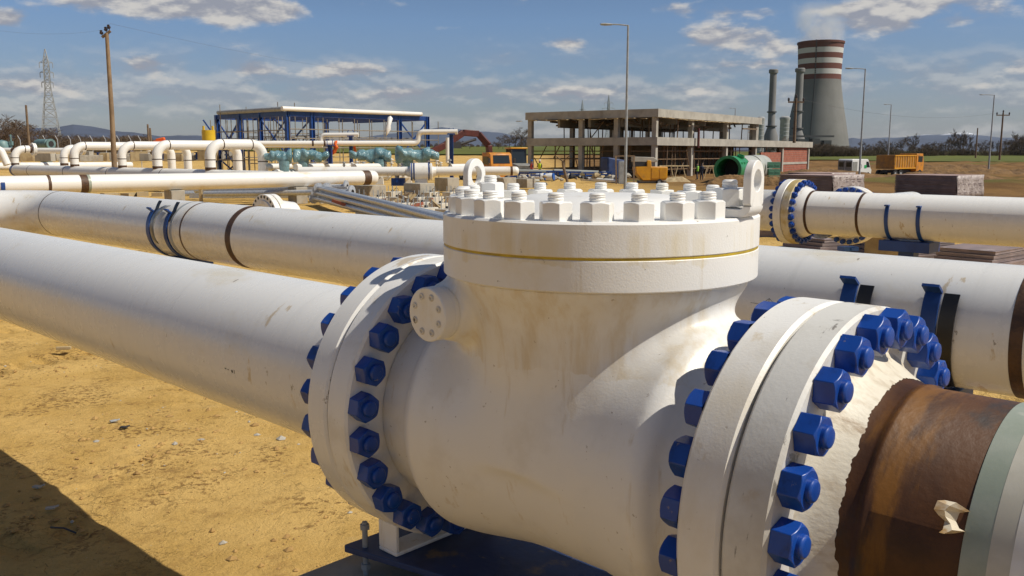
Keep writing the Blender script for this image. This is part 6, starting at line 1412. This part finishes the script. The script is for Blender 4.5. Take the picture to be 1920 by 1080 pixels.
def plant(P, px, D, ytop, label, group, wide=1.0, H0=8.0):
    X = (px - 960) / FPX * D; z = tz(X, D); H = (YH - ytop) / FPX * D + HC - z; s_ = max(H / H0, .2); rz = random.uniform(0, 6.28)
    if id(P) not in used: used.add(id(P)); P.location = (X, D, z - .1); P.rotation_euler = (0, 0, rz); P.scale = (s_ * wide, s_ * wide, s_); P['label'] = label; P['group'] = group; return P
    return dup(P, (X, D, z - .1), rz, label, (s_ * wide, s_ * wide, s_), group)
GT, GR, GS, GH = 'bare trees at far left', 'bare trees behind the green field', 'leafless shrubs at far left', 'leafless hedge shrubs at far right'
for (px, yt, D) in ((10, 222, 190), (34, 214, 185), (58, 224, 195), (80, 233, 190), (-12, 230, 180), (24, 232, 172), (48, 232, 175), (105, 238, 220), (-30, 226, 185)): plant(protos[0] if px % 20 else protos[1], px, D, yt, TL, GT, 1.35)
for px in range(120, 292, 12): plant(protos[random.choice([0, 1])], px + random.uniform(-4, 4), 260 + random.uniform(-15, 15), random.uniform(246, 254), TL, GT, 1.5)
for px in range(-20, 300, 8): plant(random.choice(sh), px + random.uniform(-4, 4), 205 + random.uniform(-20, 30), random.uniform(257, 266), SL, GS, 1.2, 2.9)
for px in range(300, 460, 14): plant(random.choice(sh), px + random.uniform(-4, 4), 330, random.uniform(266, 271), SL, GS, 1.2, 2.9)
for px in range(1580, 1960, 8): plant(random.choice(sh), px + random.uniform(-4, 4), 400 + random.uniform(-25, 25), random.uniform(273, 284), SR, GH, 1.4, 2.9)
for (px, yt) in ((1612, 262), (1625, 268), (1640, 264), (1660, 270), (1683, 252), (1697, 262), (1720, 266), (1738, 262), (1762, 256), (1772, 262), (1789, 244), (1796, 252), (1815, 268), (1838, 260), (1860, 268), (1885, 258), (1903, 247), (1915, 250), (1932, 246), (1890, 262), (1604, 272), (1650, 258), (1706, 256), (1729, 264), (1750, 266), (1780, 250), (1806, 258), (1827, 264), (1849, 266), (1873, 260), (1896, 254), (1910, 258), (1922, 252), (1668, 268)): plant(random.choice([protos[2], protos[3], protos[3]]), px, 390 + random.uniform(-10, 15), yt, TR, GR, .9 if px < 1880 else 1.2)
MT = 'bare tree between the orange truck and the concrete building'
for (px, yt) in ((868, 258), (882, 262), (943, 252), (955, 247), (966, 250), (978, 236), (984, 250), (935, 262), (850, 266), (832, 268)): plant(protos[3] if yt < 256 else protos[1], px, 330 + random.uniform(-20, 20), yt, MT, 'bare trees behind the orange truck', 1.1)
for px in range(716, 1000, 13): plant(random.choice(sh), px + random.uniform(-3, 3), 430, random.uniform(266, 272), 'brown leafless shrub in the hedge beyond the green field near the middle', 'hedge shrubs near the middle', 1.2, 2.9)
for px in range(1515, 1600, 9): plant(random.choice(sh), px + random.uniform(-4, 4), 360, random.uniform(268, 280), 'brown leafless shrub at the foot of the cooling tower', 'shrubs at the cooling tower foot', 1.3, 2.9)
for (px, yt) in ((1520, 268), (1535, 264), (1550, 270), (1565, 268), (1438, 258), (1450, 262), (1575, 272)): plant(protos[3], px, 340, yt, 'bare tree at the foot of the cooling tower', 'bare trees at the cooling tower foot', 1.3)

# ------------------------------------------------------------------ haze
def haze():
    M = bpy.data.materials.new('haze'); M.use_nodes = True; N = M.node_tree.nodes; N.remove(N['Principled BSDF']); v = N.new('ShaderNodeVolumePrincipled')
    v.inputs['Color'].default_value = (.62, .74, .95, 1); v.inputs['Density'].default_value = 2.2e-5; v.inputs['Anisotropy'].default_value = .1
    M.node_tree.links.new(v.outputs[0], N['Material Output'].inputs['Volume'])
    m = MB(); m.box((0, 5000, 190), (30000, 24000, 400)); tag(m.build('haze', M, None, flat=True), 'thin pale air between the camera and the hills', 'haze', kind='stuff')
if USE_HAZE if 'USE_HAZE' in globals() else True: haze()
